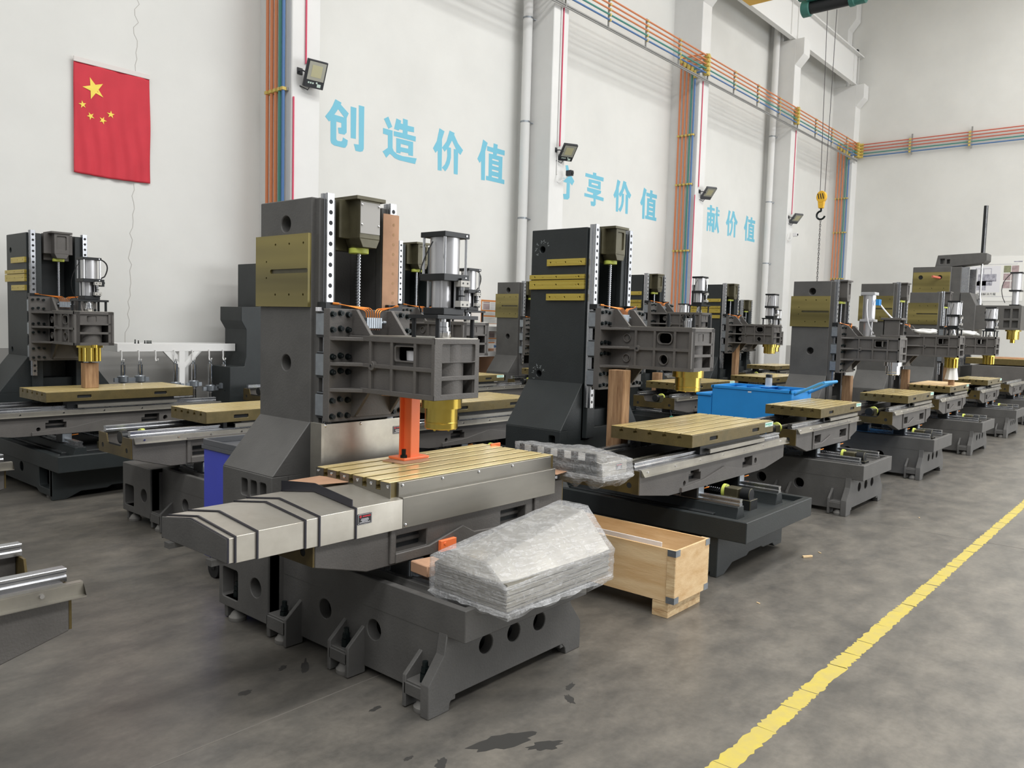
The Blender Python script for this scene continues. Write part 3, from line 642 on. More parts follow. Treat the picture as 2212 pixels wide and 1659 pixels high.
# ---- saddle, table
def saddle(P):
    L = P['L']; y0 = P['sy']; y1 = y0 + P['sd']; z0 = P['sz0']; ze = P['sze']; z1 = P['sz1']; b = MB(); q = L / .815
    prof = [(-L, ze), (-.55 * q, z0 + .002), (-.30 * q, z0), (-.24 * q, z0 + .02), (-.06, z0 + .045), (.06, z0 + .045), (.24 * q, z0 + .02), (.30 * q, z0), (.55 * q, z0 + .002), (L, ze), (L, z1), (-L, z1)]
    wz0 = z0 + .055; wz1 = z0 + .128
    if P['k'] != 'd': hs = [rect(-.385, -.205, wz0, wz1), rect(.305, .50, wz0, wz1)]
    else: hs = [[(-.49, wz0), (-.32, wz0), (-.32, wz1 - .02), (-.345, wz1 - .02), (-.345, wz1), (-.465, wz1), (-.465, wz1 - .02), (-.49, wz1 - .02)],
                [(.34, wz0), (.51, wz0), (.51, wz1), (.37, wz1), (.37, wz1 - .03), (.34, wz1 - .03)], circ(.57, wz0 + .03, .022, 12), circ(-.545, wz0 + .0, .018, 12)]
    for a, c in ((y0, y0 + .06), (y1 - .06, y1)):
        b.prism('y', a, c, prof, hs)
    b.box(-L + .02, L - .02, y0 + .05, y1 - .05, z0 + .075, z0 + .095); b.box(-L + .1, L - .1, y0 + .055, y0 + .075, z0 + .05, z0 + .13, 1)
    # raised bow on the front
    pk = .113 + z0 - .005; e = wz0 - .002
    b.prism('y', y0 - .014, y0 + .002, [(-.40, z0 + .008), (.33, z0 + .008), (.33, e), (.10, e + .012), (.02, pk), (-.20 if P['k'] != 'd' else -.29, e), (-.40, e)] if P['k'] != 'd' else [(-.60, z0 + .004), (.62, z0 + .004), (.62, e), (.33, e), (.01, pk), (-.29, e), (-.60, e - .02)])
    if P['k'] != 'd':
        b.prism('y', y0 - .012, y0 + .002, [(-.43, z0 + .01), (-.40, z0 + .01), (-.40, z1 - .05), (.56, z1 - .05), (.56, z0 + .01), (.60, z0 + .01), (.60, z1 - .025), (-.43, z1 - .025)])
    return b.mesh('saddle', ['cast_gray_lit', 'pocket_dark'], .004)
def saddle_end(P):
    y0 = P['sy']; y1 = y0 + P['sd']; ze = P['sze'] + .004; z1 = P['sz1'] - .002; w = P['sd'] * .25
    pr = [(y0 + .002, ze), (y1 - .002, ze), (y1 - .002, z1), (y1 - w, z1), (y1 - w - .015, z1 - .05), (y1 - w - .04, z1 - .07), (y0 + w + .04, z1 - .07), (y0 + w + .015, z1 - .05), (y0 + w, z1), (y0 + .002, z1)]
    b = MB().prism('x', -.004, .004, pr, [circ(y0 + .07, ze + .05, .018, 14), circ(y1 - .07, ze + .05, .018, 14)])
    b.box(-.002, .003, y0 + .03, y1 - .03, ze + .02, ze + .08, 1)
    return b.mesh('end_face', ['end_brass', 'pocket_dark'])
def x_rail(P):
    L = P['L']; b = MB().prism('x', -L + .01, L + .01, I_rail(.04, .042, 0, P['sz1']))
    return b.mesh('x_rail', 'steel_rail')
def rail_cover(P):
    L = P['L']; y = P['sy']; z = P['sz1']; b = MB()
    b.prism('x', -L + .01, L + .04, [(y - .003, z - .035), (y - .003, z + .004), (y + .02, z + .004), (y + .02, z), (y - .006, z), (y - .006, z - .035), (y - .03, z - .038), (y - .03, z - .035)])
    for i in range(7): b.cyl((-L + .08 + i * (2 * L - .16) / 6, y - .006, z - .015), (-L + .08 + i * (2 * L - .16) / 6, y - .011, z - .015), .007, n=8, m=1)
    return b.mesh('rail_cover', ['steel_sheet', 'chrome'])
def x_screw_bracket(P):
    L = P['L']; y = P['sy'] + P['sd'] / 2; z = P['sz1'] - .022; b = MB()
    b.cyl((-L + .18, y, z), (L - .15, y, z), .016, n=12, m=2); b.cyl((-L + .17, y, z), (-L + .2, y, z), .05, n=18, m=1); b.box(-L + .08, -L + .17, y - .045, y + .045, z - .06, z + .03); b.cyl((-L + .03, y, z), (-L + .08, y, z), .045, n=16, m=3)
    return b.mesh('x_screw_bracket', ['mount_iron', 'bumper_green', 'steel_rail', 'black_anodised'], .002)
def table(P):
    y0 = P['ty']; w = P['tw']; z = .90; t = .086; hl = P['tl'] / 2; n = 5; b = MB()
    pts = [(y0, z - t), (y0 + w, z - t), (y0 + w, z)]
    pitch = w * .183; first = y0 + w / 2 - pitch * 2
    for i in reversed(range(n)):
        c = first + i * pitch; a = .009; wd = .016
        pts += [(c + a, z), (c + a, z - .018), (c + wd, z - .018), (c + wd, z - .034), (c - wd, z - .034), (c - wd, z - .018), (c - a, z - .018), (c - a, z)]
    pts += [(y0, z)]
    b.prism('x', -hl, hl, pts)
    top = MB()
    return b.mesh('table', ['oiled_iron'], 0)
def table_land(P, ya, yb):
    def f():
        hl = P['tl'] / 2
        return MB().box(-hl + .002, hl - .002, ya, yb, .8995, .9022).mesh('table_land', 'table_top', .001)
    return f
def table_front(P):
    y0 = P['ty']; hl = P['tl'] / 2; b = MB()
    hs = [rrect(-hl * .62, -hl * .62 + .12, .842, .868, .006, 2), rrect(hl * .42, hl * .42 + .12, .842, .868, .006, 2)]
    b.prism('y', y0 - .012, y0 + .001, rect(-hl, hl, .815, .8985), hs); b.box(-hl + .01, hl - .01, y0 - .003, y0 + .001, .82, .89, 1)
    return b.mesh('front_apron', ['oiled_iron', 'pocket_dark'], .002)
def table_carrier(P):
    y0 = P['sy']; w = P['sd']; z1 = P['sz1']; b = MB(); hl = P['tl'] / 2
    for yy in (y0 + .065, y0 + w - .065):
        for xx in (-hl * .62, hl * .62):
            b.box(xx - .075, xx + .075, yy - .045, yy + .045, z1 + .012, .816)
    b.box(-hl * .7, hl * .7, y0 + .02, y0 + .03, z1 + .02, .815); b.box(-hl * .62, hl * .75, y0 - .018, y0 - .008, z1 + .018, z1 + .05, 1); b.box(-hl * .62, hl * .75, y0 - .018, y0 + .03, z1 + .046, z1 + .05, 1)
    b.box(-.06, .06, y0 + w / 2 - .06, y0 + w / 2 + .06, z1 - .03, .816)
    return b.mesh('table_carrier', ['black_anodised', 'steel_sheet'], .002)
def y_rail(P):
    z = P['yrz']; b = MB(); y0 = -.05 if P['k'] == 'd' else -.02
    b.prism('y', y0, P['y_col'] - .02, I_rail(.042, .048, 0, z))
    return b.mesh('y_rail', 'steel_rail')
def y_rail_bed(P):
    z = P['yrz']; b = MB(); y0 = -.05 if P['k'] == 'd' else -.02; zb = P['tray1'] - .05
    b.prism('y', y0, P['y_col'] + .0, [(-.07, zb), (.07, zb), (.045, z - .02), (.045, z), (-.045, z), (-.045, z - .02)])
    return b.mesh('rail_bed', P['paint'], .003)
def y_block(P):
    z = P['yrz']; return MB().box(-.045, .045, -.06, .06, z + .012, P['sz0'] + .012).box(-.04, .04, -.07, .07, z + .014, P['sz0'] + .004, 1).mesh('slide_block', ['black_anodised', 'galv'], .002)
def y_bracket(P):
    z = P['yrz'] + .02; b = MB(); zb = P['tray1'] - .05
    b.cyl((0, .20, z), (0, .23, z), .05, n=20, m=1); b.box(-.055, .055, .10, .20, zb, z + .035); b.box(-.085, .085, .10, .20, zb, z - .02); b.box(-.06, .06, -.0, .1, zb, z - .03, 2)
    b.cyl((0, .02, z), (0, .09, z), .045, n=20, m=2); b.prism('y', .03, .09, [(-.05, zb), (.05, zb), (.03, z), (-.03, z)], m=2)
    return b.mesh('motor_bracket', ['mount_iron', 'bumper_green', 'black_anodised'], .003)
def elbows(P):
    b = MB(); z = P['sz0'] - .02; y = P['sy'] + .01
    for s in (-1, 1):
        b.tube([(s * P['yr'], y + .02, z), (s * P['yr'] + .03, y - .01, z + .004), (s * P['yr'] + .09, y - .03, z + .012)], .004, 5); b.cyl((s * P['yr'] - .01, y, z - .004), (s * P['yr'] + .02, y - .01, z), .008, n=6)
    return b.mesh('oil_line', 'copper')
def sticker(P):
    hl = P['tl'] / 2; y = P['ty'] - .0125; b = MB().box(hl - .16, hl - .01, y - .0015, y, .862, .897)
    for i in range(6): b.box(hl - .15 + i * .02, hl - .136 + i * .02, y - .002, y - .001, .876, .888, 1)
    b.box(hl - .10, hl - .06, y - .002, y - .001, .866, .870, 1)
    return b.mesh('sticker', ['sticker_pale', 'sticker_green'])

def machine(label, loc, P, col=True, head=True, cyl=True, tab=True, tx=0.0, sdy=0.0, hdz=0.0, near=False, apron=True, stick=True, spin='lathe', oily=True, rz=0, sz=1.0, sad=True):
    k = P['k']; r = thing('milling_machine', label, 'machine', (loc[0], loc[1], 0), rz, 'half-built milling machines on the shop floor')
    r.scale = (1, 1, sz)
    bm_ = part('base', ('base', k), lambda: base_d(P) if k == 'd' else base_g(P), r)
    for s in (-1, 1):
        ys = (.08, .60, 1.09, 1.52) if k != 'd' else (.18, 1.52)
        for yy in ys:
            part('leveling_foot', 'foot', foot_mesh, bm_, (s * .465, yy, 0))
            if near and s < 0 and k != 'd': part('stud', 'stud', stud_mesh, bm_, (s * .465, yy, .122))
    for s in (-1, 1):
        part('rail_bed', ('rb', k), lambda: y_rail_bed(P), bm_, (s * P['yr'], 0, 0)); part('y_rail', ('yrl', k), lambda: y_rail(P), r, (s * P['yr'], 0, 0))
    part('motor_bracket', ('ybr', k), lambda: y_bracket(P), r)
    part('ball_screw', ('ysc', k), screw((0, .23, P['yrz'] + .02), (0, 1.1, P['yrz'] + .02), .015, .016), r)
    if col:
        c = part('column', ('col', k), lambda: column(P), r)
        if k != 'd': part('machined_pad', ('br', k), brass_g(P), c)
        else:
            for i, a in enumerate(((1.302, 1.668, 2.065, 2.118), (1.302, 1.84, 1.962, 1.998), (1.302, 1.84, 1.884, 1.956), (1.302, 1.666, 1.797, 1.85))):
                part('machined_pad', ('br', k, i), brass_strip(*a, P['colx']), c)
        for s in (-1, 1):
            part('z_rail', ('zr', k, near), z_rail(P, .95 if k != 'd' else .98, P['coltop'] + .02, True), r, (s * P['rx'], 0, 0))
        mm = part('motor_mount', ('mm', k, oily), lambda: motor_mount(P, oily), r); part('bumper_ring', ('bu', k), lambda: bumper(P), mm)
        part('ball_screw', ('zs', k), screw((0, P['ry'] + .035, 1.3), (0, P['ry'] + .035, P['coltop'] - .25), .0135, .0155), r)
    if head and col:
        h = part('headstock', ('hd', k), lambda: headstock(P), r, (0, 0, hdz))
        part('arm_top', ('at', k), lambda: arm_top(P), h)
        for s in (-1, 1):
            for f in (.14, .5, .86):
                part('slide_block', 'zblk', slide_block, h, (s * P['rx'], P['ay1'] + .048, P['pz0'] + f * (P['pz1'] - P['pz0'])))
            part('rail_wiper', 'wiper', wiper_block, h, (s * P['rx'], P['ay1'] + .05, P['pz1'] + .012))
        part('oil_manifold', ('mf', k), lambda: manifold(P), h); part('copper_tubes', ('ct', k), lambda: copper_tubes(P), h)
        if near:
            for bx_, bz_ in bolt_positions(P): part('bolt', 'bolt', bolt_mesh, h, (bx_, P['ay1'], bz_))
        else:
            def allb():
                b = MB()
                for bx_, bz_ in bolt_positions(P): b.cyl((bx_, P['ay1'], bz_), (bx_, P['ay1'] - .02, bz_), .0115, n=8)
                return b.mesh('bolts', 'black_oxide')
            part('bolts', ('bolts', k), allb, h)['kind'] = 'stuff'
        if spin == 'lathe': part('spindle', ('sp', k), spindle(P), r, (0, 0, hdz))
        elif spin == 'chrome': part('spindle', ('spc', k), spindle(P, ('chrome', 'steel_seam')), r, (0, 0, hdz))
        else: part('spindle', ('spf', k), lambda: fluted_spindle(P), r, (0, 0, hdz))
        if cyl:
            d = part('drawbar_cylinder', ('cf', k), lambda: cyl_frame(P), r, (0, 0, hdz))
            part('coupling', ('cc', k), lambda: cyl_coupling(P), d); part('end_block', ('cl', k), lambda: cyl_lower(P), d)
            part('lower_barrel', ('clb', k), lambda: cyl_lower_barrel(P), d); part('end_plate', ('ce1', k), cyl_end(P, .27, .032), d)
            part('end_plate', ('ce2', k), cyl_end(P, .472, .024), d); part('barrel', ('cb', k), lambda: cyl_barrel(P), d)
            for sx in (-1, 1):
                for sy in (-1, 1): part('tie_rod', ('tr', k), lambda: cyl_rods(P), d, (sx * .07, sy * .07, 0))
            part('valve_set', ('cv', k), lambda: cyl_valves(P), d)
            part('air_hose', ('ch0', k), cyl_hose(P, False), d)
            if not near: part('air_hose', ('ch1', k), cyl_hose(P, True), d)
    if sad:
        s_ = part('saddle', ('sad', k), lambda: saddle(P), r, (0, sdy, 0))
        for s in (-1, 1):
            part('end_face', ('se', k), lambda: saddle_end(P), s_, (s * (P['L'] + .003), 0, 0))
        for yy in (P['sy'] + .065, P['sy'] + P['sd'] - .065): part('x_rail', ('xr', k), lambda: x_rail(P), s_, (0, yy, 0))
        part('x_screw_bracket', ('xs', k), lambda: x_screw_bracket(P), s_)
        if apron: part('rail_cover', ('rc', k), lambda: rail_cover(P), s_)
        part('oil_line', ('ol', k), lambda: elbows(P), s_)
        for sx in (-1, 1):
            for yy in (P['sy'] + .06, P['sy'] + P['sd'] - .06): part('slide_block', ('yb', k), lambda: y_block(P), s_, (sx * P['yr'], yy, 0))
    if tab and sad:
        t = part('table', ('tb', k, P['tl']), lambda: table(P), r, (tx, sdy, 0))
        part('table_carrier', ('tc', k), lambda: table_carrier(P), t)
        y0 = P['ty']; w_ = P['tw']; pitch = w_ * .183; first = y0 + w_ / 2 - pitch * 2
        ed = [y0 + .001] + [first + i * pitch for i in range(5)] + [y0 + w_ - .001]
        for i in range(6):
            ya = ed[i] + (.009 if i else 0); yb_ = ed[i + 1] - (.009 if i < 5 else 0)
            part('table_land', ('tl', k, P['tl'], i), table_land(P, ya, yb_), t)
        if apron: part('front_apron', ('tf', k, P['tl']), lambda: table_front(P), t)
        if stick: part('sticker', ('st', k, P['tl']), lambda: sticker(P), t, label='pale sticker with green print')
    return r

# ------------------------------------------------------------------ the hall
WX0, WX1, WY0, WY1, WH = -7.0, 27.55, -9.0, 9.65, 13.0
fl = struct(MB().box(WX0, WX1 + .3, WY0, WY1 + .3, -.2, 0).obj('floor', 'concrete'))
wb = struct(MB().box(WX0, WX1 + .3, WY1, WY1 + .3, 0, WH).obj('wall_back', 'wall_paint'))
we = struct(MB().box(WX1, WX1 + .3, WY0, WY1, 0, WH).obj('wall_right', 'wall_paint'))
struct(MB().box(WX0, WX1 + .3, WY0, WY1 + .3, WH, WH + .2).obj('ceiling', 'white_paint'))
dd = struct(MB().box(WX0, WX1, WY1 - .008, WY1, 0, 1.2).obj('baseboard_back', 'dado_gray'))
PX = [0.67, 6.0, 11.30, 16.66, 21.99, 27.1]
for i, x in enumerate(PX):
    struct(MB().box(x, x + (.43 if i < 5 else .46), 8.93, WY1 + .01, 0, 9.605).box(x + .001, x + .425, 9.3, WY1 + .01, 9.6, WH).obj('trim_%d' % (i + 1), 'pillar_paint', None, .01))
    b = MB(); yb = [(8.94, 8.90), (8.70, 9.17), (8.70, 9.60), (8.94, 9.60)]
    b.prism('x', x + .002, x + .428, yb)
    b.prism('x', x + .003, x + .424, [(9.31, 11.38), (9.07, 11.68), (9.07, 12.3), (9.31, 12.3)])
    struct(b.obj('trim_%d' % (i + 11), 'pillar_paint', None, .008))
def crack(pts, wd):
    b = MB()
    for i in range(len(pts) - 1):
        (x0, z0), (x1, z1) = pts[i], pts[i + 1]
        b.prism('y', WY1 - .0015, WY1 + .001, [(x0, z0), (x0 + wd, z0), (x1 + wd, z1), (x1, z1)])
    b.obj('plaster_crack', 'crack', wb)
random.seed(3)
pts = [(4.36, 4.42)]
for i in range(14): pts.append((4.37 + random.uniform(-.03, .04), 4.5 + i * .07))
crack(pts, .007)
pts = [(4.33, 3.13)]
for i in range(26): pts.append((4.33 - i * .004 + random.uniform(-.025, .025), 3.13 - (i + 1) * .073))
crack(pts, .007)

# joints in the concrete floor
MB().box(7.13, 7.138, WY0, WY1, -.001, .0008).obj('floor_joint', 'grime', fl)
MB().box(WX0, WX1, 2.712, 2.718, -.001, .0008).obj('floor_joint', 'grime', fl)
def blob(cx, cy, rx, ry, a, seed):
    random.seed(seed); n = 22; pts = []
    for i in range(n):
        t = 2 * PI * i / n; k = 1 + random.uniform(-.28, .28); u = rx * k * math.cos(t); v = ry * k * math.sin(t)
        pts.append((cx + u * math.cos(a) - v * math.sin(a), cy + u * math.sin(a) + v * math.cos(a)))
    MB().prism('z', -.001, .0007, pts).obj('oil_stain', 'oil_stain', fl, smooth=False)
for i, (x, y, rx, ry, a) in enumerate([(2.26, 1.93, .13, .045, -.35), (2.35, 1.79, .07, .03, -.5), (2.13, 3.03, .075, .016, .9), (2.05, 3.09, .03, .014, .6), (1.80, 2.99, .035, .018, .2), (2.09, 2.48, .03, .012, .1), (1.93, 2.1, .02, .01, 0), (2.72, 1.95, .045, .018, 1), (2.82, 2.02, .04, .015, .3), (1.98, 1.98, .05, .02, .7)]):
    blob(x, y, rx, ry, a, i)
# worn yellow floor line
random.seed(11)
b = MB(); x = .8
while x < 16:
    L = random.uniform(.15, .40); n = 16; up = []; dn = []
    w_ = 1 - max(0, (x - 2.6)) * .004
    for i in range(n + 1):
        xx = x + L * i / n
        up.append((xx + random.uniform(-.006, .006), 1.268 - (xx - 2.6) * .0065 + random.uniform(-.011, .005))); dn.append((xx + random.uniform(-.006, .006), 1.178 - (xx - 2.6) * .0042 + random.uniform(-.004, .010)))
    b.prism('z', -.001, .0010, up + dn[::-1]); x += L + random.choice((-.004, 0, .004, .008, .016))
b.obj('floor_line', 'line_yellow', fl, smooth=False)

# painted slogan: flat letters on the wall
def letter(key, dx=0.0, dz=0.0):
    b = MB()
    for o, hs in CH[key]:
        b.prism('y', WY1 - .0025, WY1 + .001, [(p[0] + dx, p[1] + dz) for p in o], [[(p[0] + dx, p[1] + dz) for p in h] for h in hs])
    b.obj('painted_character', 'letter_cyan', wb, smooth=False)
for k, dx, dz in [('chuang', 0, 0), ('zao', 0, 0), ('jia', 0, 0), ('zhi', 0, 0), ('fen', 0, 0), ('xiang', 0, 0), ('jia', 5.27, -.015), ('zhi', 5.293, -.047), ('xian', 0, 0), ('jia', 10.586, .007), ('zhi', 10.631, -.018)]:
    letter(k, dx, dz)

# flag
def star(cx, cz, r, rot):
    return [(cx + (r if i % 2 == 0 else r * .382) * math.cos(rot + i * PI / 5), cz + (r if i % 2 == 0 else r * .382) * math.sin(rot + i * PI / 5)) for i in range(10)]
fg = thing('flag', 'red flag with five yellow stars hung sideways on the white wall', 'flag', (4.09, WY1 - .03, 3.76))
nx, nz = 40, 50; b = MB()
def fy(u, v): return .010 * math.sin(u * 34 + 1.5 * math.sin(v * 5)) * (0.25 + .75 * v) + .006 * math.sin(u * 13 + v * 9) + .012 * v * v
for j in range(nz + 1):
    for i in range(nx + 1):
        u = i / nx; v = j / nz
        x = -.42 + .84 * u + .02 * v * (u - .4) ; z = .60 - 1.205 * v - .012 * math.sin(PI * u) * v - .02 * u * (1 - v) * 0
        b.v.append((x, fy(u, v) - .01, z))
for j in range(nz):
    for i in range(nx):
        a = j * (nx + 1) + i; b.face((a, a + 1, a + nx + 2, a + nx + 1))
o = b.obj('cloth', 'flag_red', fg); md = o.modifiers.new('thick', 'SOLIDIFY'); md.thickness = .002
MB().box(-.422, .422, -.02, -.008, .598, .655).obj('hem', 'flag_hem', fg, .003)
def flag_star(cx, cz, r, rot):
    b = MB(); pts = star(cx, cz, r, rot); cen = (cx, cz)
    def P(p):
        u = (p[0] + .42) / .84; v = (.60 - p[1]) / 1.205; return (p[0], fy(u, v) - .0145, p[1])
    base = len(b.v); b.v.append(P(cen)); ring = []
    for i in range(10):
        p, q = pts[i], pts[(i + 1) % 10]
        for t in (0, .5): b.v.append(P((p[0] + (q[0] - p[0]) * t, p[1] + (q[1] - p[1]) * t)))
    for i in range(20): b.face((0, 1 + i, 1 + (i + 1) % 20))
    b.obj('star', 'flag_yellow', fg)
flag_star(-.21, .345, .125, PI * .5 + .35)
for cx, cz, rr in ((-.335, .145, .2), (-.245, .04, .5), (-.115, .02, .9), (-.03, .10, 1.2)): flag_star(cx, cz, .044, PI / 2 + rr)

# overhead pipes along the pillars and on the end wall
PC = ['pipe_orange', 'pipe_orange', 'pipe_orange', 'pipe_green', 'pipe_blue']
PZ = [7.74, 7.645, 7.55, 7.455, 7.36]
rk = thing('pipe_run', 'overhead run of orange, green and blue pipes along the pillars of the long wall', 'pipes', (0, 8.83, 0))
for c, z in zip(PC, PZ): MB().cyl((-6, 0, z), (27.2, 0, z), .017, n=8).obj('pipe', c, rk)
for dz in (0, -.035): MB().cyl((-6, .03, 7.23 + dz), (27.3, .03, 7.23 + dz), .016, n=6).obj('conduit', 'pipe_gray', rk)
for i in range(-3, 16):
    x = 6.2 + i * 1.335
    if x > 27: break
    MB().box(x - .012, x + .012, .02, .05, 7.2, 7.79).obj('bracket', 'pipe_gray', rk)
    b = MB()
    for z in PZ: b.box(x - .02, x + .02, -.02, .02, z - .021, z + .021)
    b.obj('pipe_clips', 'clamp_yellow', rk)['kind'] = 'stuff'
for x in PX[2:]:
    b = MB()
    for z in PZ: b.cyl((x + .06, 0, z), (x + .20, 0, z), .042, n=10); b.box(x + .1, x + .16, -.045, .07, z - .042, z + .042)
    b.obj('pipe_fittings', 'clamp_yellow', rk)['kind'] = 'stuff'
rk2 = thing('pipe_run', 'red and blue pipes running along the far end wall', 'pipes', (27.44, 0, 0))
for c, z in zip(['pipe_red'] * 3 + ['pipe_green', 'pipe_blue'], PZ): MB().cyl((0, 8.83, z), (0, WY0, z), .018, n=8).obj('pipe', c, rk2)
for y in [7.27 - i * 1.66 for i in range(8)]:
    MB().box(-.01, .03, y - .02, y + .02, 7.26, 7.9).obj('bracket', 'pipe_gray', rk2)
    b = MB()
    for z in PZ: b.box(-.03, .03, y + .02, y + .08, z - .026, z + .026)
    b.obj('pipe_clips', 'clamp_yellow', rk2)['kind'] = 'stuff'
b = MB()
for z in PZ: b.cyl((0, 8.90, z), (0, 8.72, z), .044, n=10); b.cyl((-.1, 8.83, z), (.03, 8.83, z), .042, n=10)
b.obj('pipe_fittings', 'clamp_yellow', rk2)['kind'] = 'stuff'
PYV = [9.385, 9.287, 9.192, 9.10, 9.026]
for n_, x, lb in ((0, PX[1], 'vertical orange, green and blue pipes on the first pillar beside the flag'), (1, PX[3], 'vertical orange, green and blue pipes on the middle pillar left of the third slogan'), (2, PX[5], 'vertical orange, green and blue pipes on the corner pillar behind the hoist chain')):
    v = thing('pipe_drop', lb, 'pipes', (x - .06, 0, 0))
    for c, y, zt in zip(PC, PYV, PZ):
        MB().cyl((0, y, .1), (0, y, zt if n_ else 9.0), .021, n=8).obj('pipe', c, v)
        if n_:
            MB().cyl((0, y, zt), (0, 8.83, zt), .02, n=8).obj('pipe', c, v)
    if n_:
        b = MB()
        for y, zt in zip(PYV, PZ): b.lathe((0, y, zt - .12), [(.035, 0), (.042, .01), (.042, .12), (.03, .17)], 10)
        b.obj('pipe_fittings', 'clamp_yellow', v)['kind'] = 'stuff'
    for z in ((4.5, 1.7) if n_ == 0 else (1.6, 3.4, 4.9, 6.0)):
        MB().box(.03, .055, 8.99, 9.42, z - .018, z + .018).obj('bracket', 'pipe_gray', v)
        b = MB()
        for y in PYV: b.box(-.028, .04, y - .026, y + .026, z - .02, z + .02)
        b.obj('pipe_clips', 'clamp_yellow', v)['kind'] = 'stuff'

# round downpipes beside the pillars, thin conduits on the pillar faces
for i, (x, lb) in enumerate(((11.18, 'round white downpipe beside the second pillar, right of the first slogan'), (21.86, 'round white downpipe with peeling paint beside the fourth pillar'))):
    d = tag(MB().cyl((x, 9.42, 0), (x, 9.42, WH), .085, n=20).obj('downpipe', 'pillar_paint'), lb, 'pipe')
    for z in (1.6, 3.5, 5.2, 7.0):
        b = MB(); b.lathe((x, 9.42, z), [(.088, 0), (.088, .03)], 16); b.tube([(x + .08, 9.38, z + .015), (x + .13, 9.33, z), (x + .15, 9.33, z + .06)], .012, 6)
        b.obj('pipe_hook', 'galv', d)
for (x, z0, z1, lb, c) in ((6.20, 4.85, WH, 'pink conduit above the floodlight on the first pillar', 'conduit_pink'), (6.02, .3, 4.4, 'pink conduit running down the left edge of the first pillar', 'conduit_pink'),
                           (11.56, 4.8, 7.2, 'thin red conduit above the floodlight on the second pillar', 'conduit_pink'), (16.78, 4.85, 7.2, 'thin pink conduit above the floodlight on the middle pillar', 'conduit_pink'), (16.62, .3, 4.65, 'thin pink conduit below the floodlight on the middle pillar', 'conduit_pink'),
                           (22.28, 4.9, 7.2, 'thin pink conduit above the floodlight on the fourth pillar', 'conduit_pink'), (11.5, 4.3, 7.2, 'thin white conduit on the second pillar face', 'white_paint')):
    tag(MB().cyl((x, 8.915, z0), (x, 8.915, z1), .011, n=8).obj('conduit', c), lb, 'conduit')

# floodlights and cameras on the pillars
def floodlight(x, z, n, label, gray):
    r = thing('floodlight', label, 'lamp', (x, 8.93, z), 0, 'floodlights on the pillars')
    nrm = Vector(n).normalized(); xx = Vector((0, 0, 1)).cross(nrm).normalized(); yy = nrm.cross(xx)
    mw = Matrix((xx, yy, nrm)).transposed().to_4x4(); mw.translation = Vector((0, -.17, -.02))
    body = MB(); body.box(-.135, .135, -.17, .17, -.03, .02); body.box(-.11, .11, -.14, .12, -.06, -.03)
    for i in range(6): body.box(-.1, .1, -.12 + i * .045, -.11 + i * .045, -.085, -.06)
    o = body.obj('housing', 'lamp_gray' if gray else 'lamp_body', r, .006); o.matrix_local = mw
    g = MB().box(-.115, .115, -.075, .15, .019, .024).obj('glass', 'lamp_glass', o)
    MB().box(-.07, .07, -.055 + .02, .11, .0235, .0255).obj('led_panel', 'lamp_led', o)
    if not gray:
        b = MB(); [b.box(-.09 + i * .03, -.07 + i * .03, -.12, -.10, .019, .022) for i in range(3)]; b.box(.04, .09, -.15, -.11, .019, .022); b.cyl((.03, -.1, .019), (.03, -.1, .023), .012, n=10)
        b.obj('printed_panel', 'sticker_pale', o)
    b = MB(); b.tube([(-.12, 0, .02), (-.15, -.05, .01), (-.16, -.12, 0), (-.13, -.17, -.03)], .01, 6); b.box(-.16, -.08, -.01, .0, -.02, .06)
    b.tube([(-.02, -.1, -.14), (-.03, -.05, -.2), (-.12, -.005, -.16)], .007, 6)
    b.obj('bracket', 'lamp_body', r)
floodlight(6.235, 4.72, (-.12, -.85, -.40), 'black square floodlight facing out from the first pillar, above the slogan start', False)
floodlight(11.60, 4.70, (-.30, -.62, -.72), 'black tilted floodlight on the second pillar above the small camera', False)
floodlight(16.98, 4.74, (-.30, -.60, -.74), 'gray finned floodlight on the middle pillar above the third slogan', True)
floodlight(22.22, 4.78, (-.30, -.60, -.74), 'gray tilted floodlight on the fourth pillar near the hoist chain', True)
for x, z, c, lb in ((11.68, 4.33, 'lamp_body', 'small dark security camera with a curled cable on the second pillar'), (22.24, 4.32, 'white_plastic', 'small white security camera below the floodlight on the fourth pillar')):
    r = thing('security_camera', lb, 'camera', (x, 8.93, z))
    MB().box(-.04, .05, -.22, -.10, -.045, .05).obj('body', c, r, .008); MB().cyl((.0, -.222, 0), (.0, -.235, 0), .03, n=14).obj('lens', 'rubber', r)
    MB().tube([(-.0, -.12, -.05), (-.06, -.08, -.12), (-.14, -.0, -.16)], .012, 6).obj('bracket', 'white_paint', r)
    MB().tube(arc((-.06, -.08, -.1), (-.3, -.06, -.3), (-.16, -.01, .0), 8), .006, 5).obj('cable', 'white_paint', r)

# crane runway beam and hoist
cr = thing('crane_beam', 'white steel crane runway beam on the pillar brackets', 'beam', (0, 0, 0))
b = MB(); b.box(-6, 27.2, 9.0, 9.04, 9.64, 10.53); b.obj('web', 'beam_white', cr)
MB().box(-6, 27.5, 8.88, 9.16, 10.53, 10.57).obj('top_flange', 'beam_white', cr); MB().box(-6, 27.2, 8.96, 9.10, 9.61, 9.64).obj('bottom_flange', 'beam_white', cr)
for x in PX[1:]: MB().box(x + .2, x + .22, 8.97, 9.001, 9.64, 10.53).obj('stiffener', 'beam_white', cr); MB().box(x - .25, x - .23, 8.97, 9.001, 9.64, 10.53).obj('stiffener', 'beam_white', cr)
MB().box(27.2, 27.32, 9.0, 9.1, 10.571, 10.75).obj('end_stop', 'hole_shade_and_stop', cr)
ho = thing('hoist', 'green electric rope hoist under the yellow crane girder', 'hoist', (18.0, 6.6, 8.75))
MB().cyl((0, -.42, 0), (0, .42, 0), .135, n=24).obj('drum', 'black_anodised', ho); 
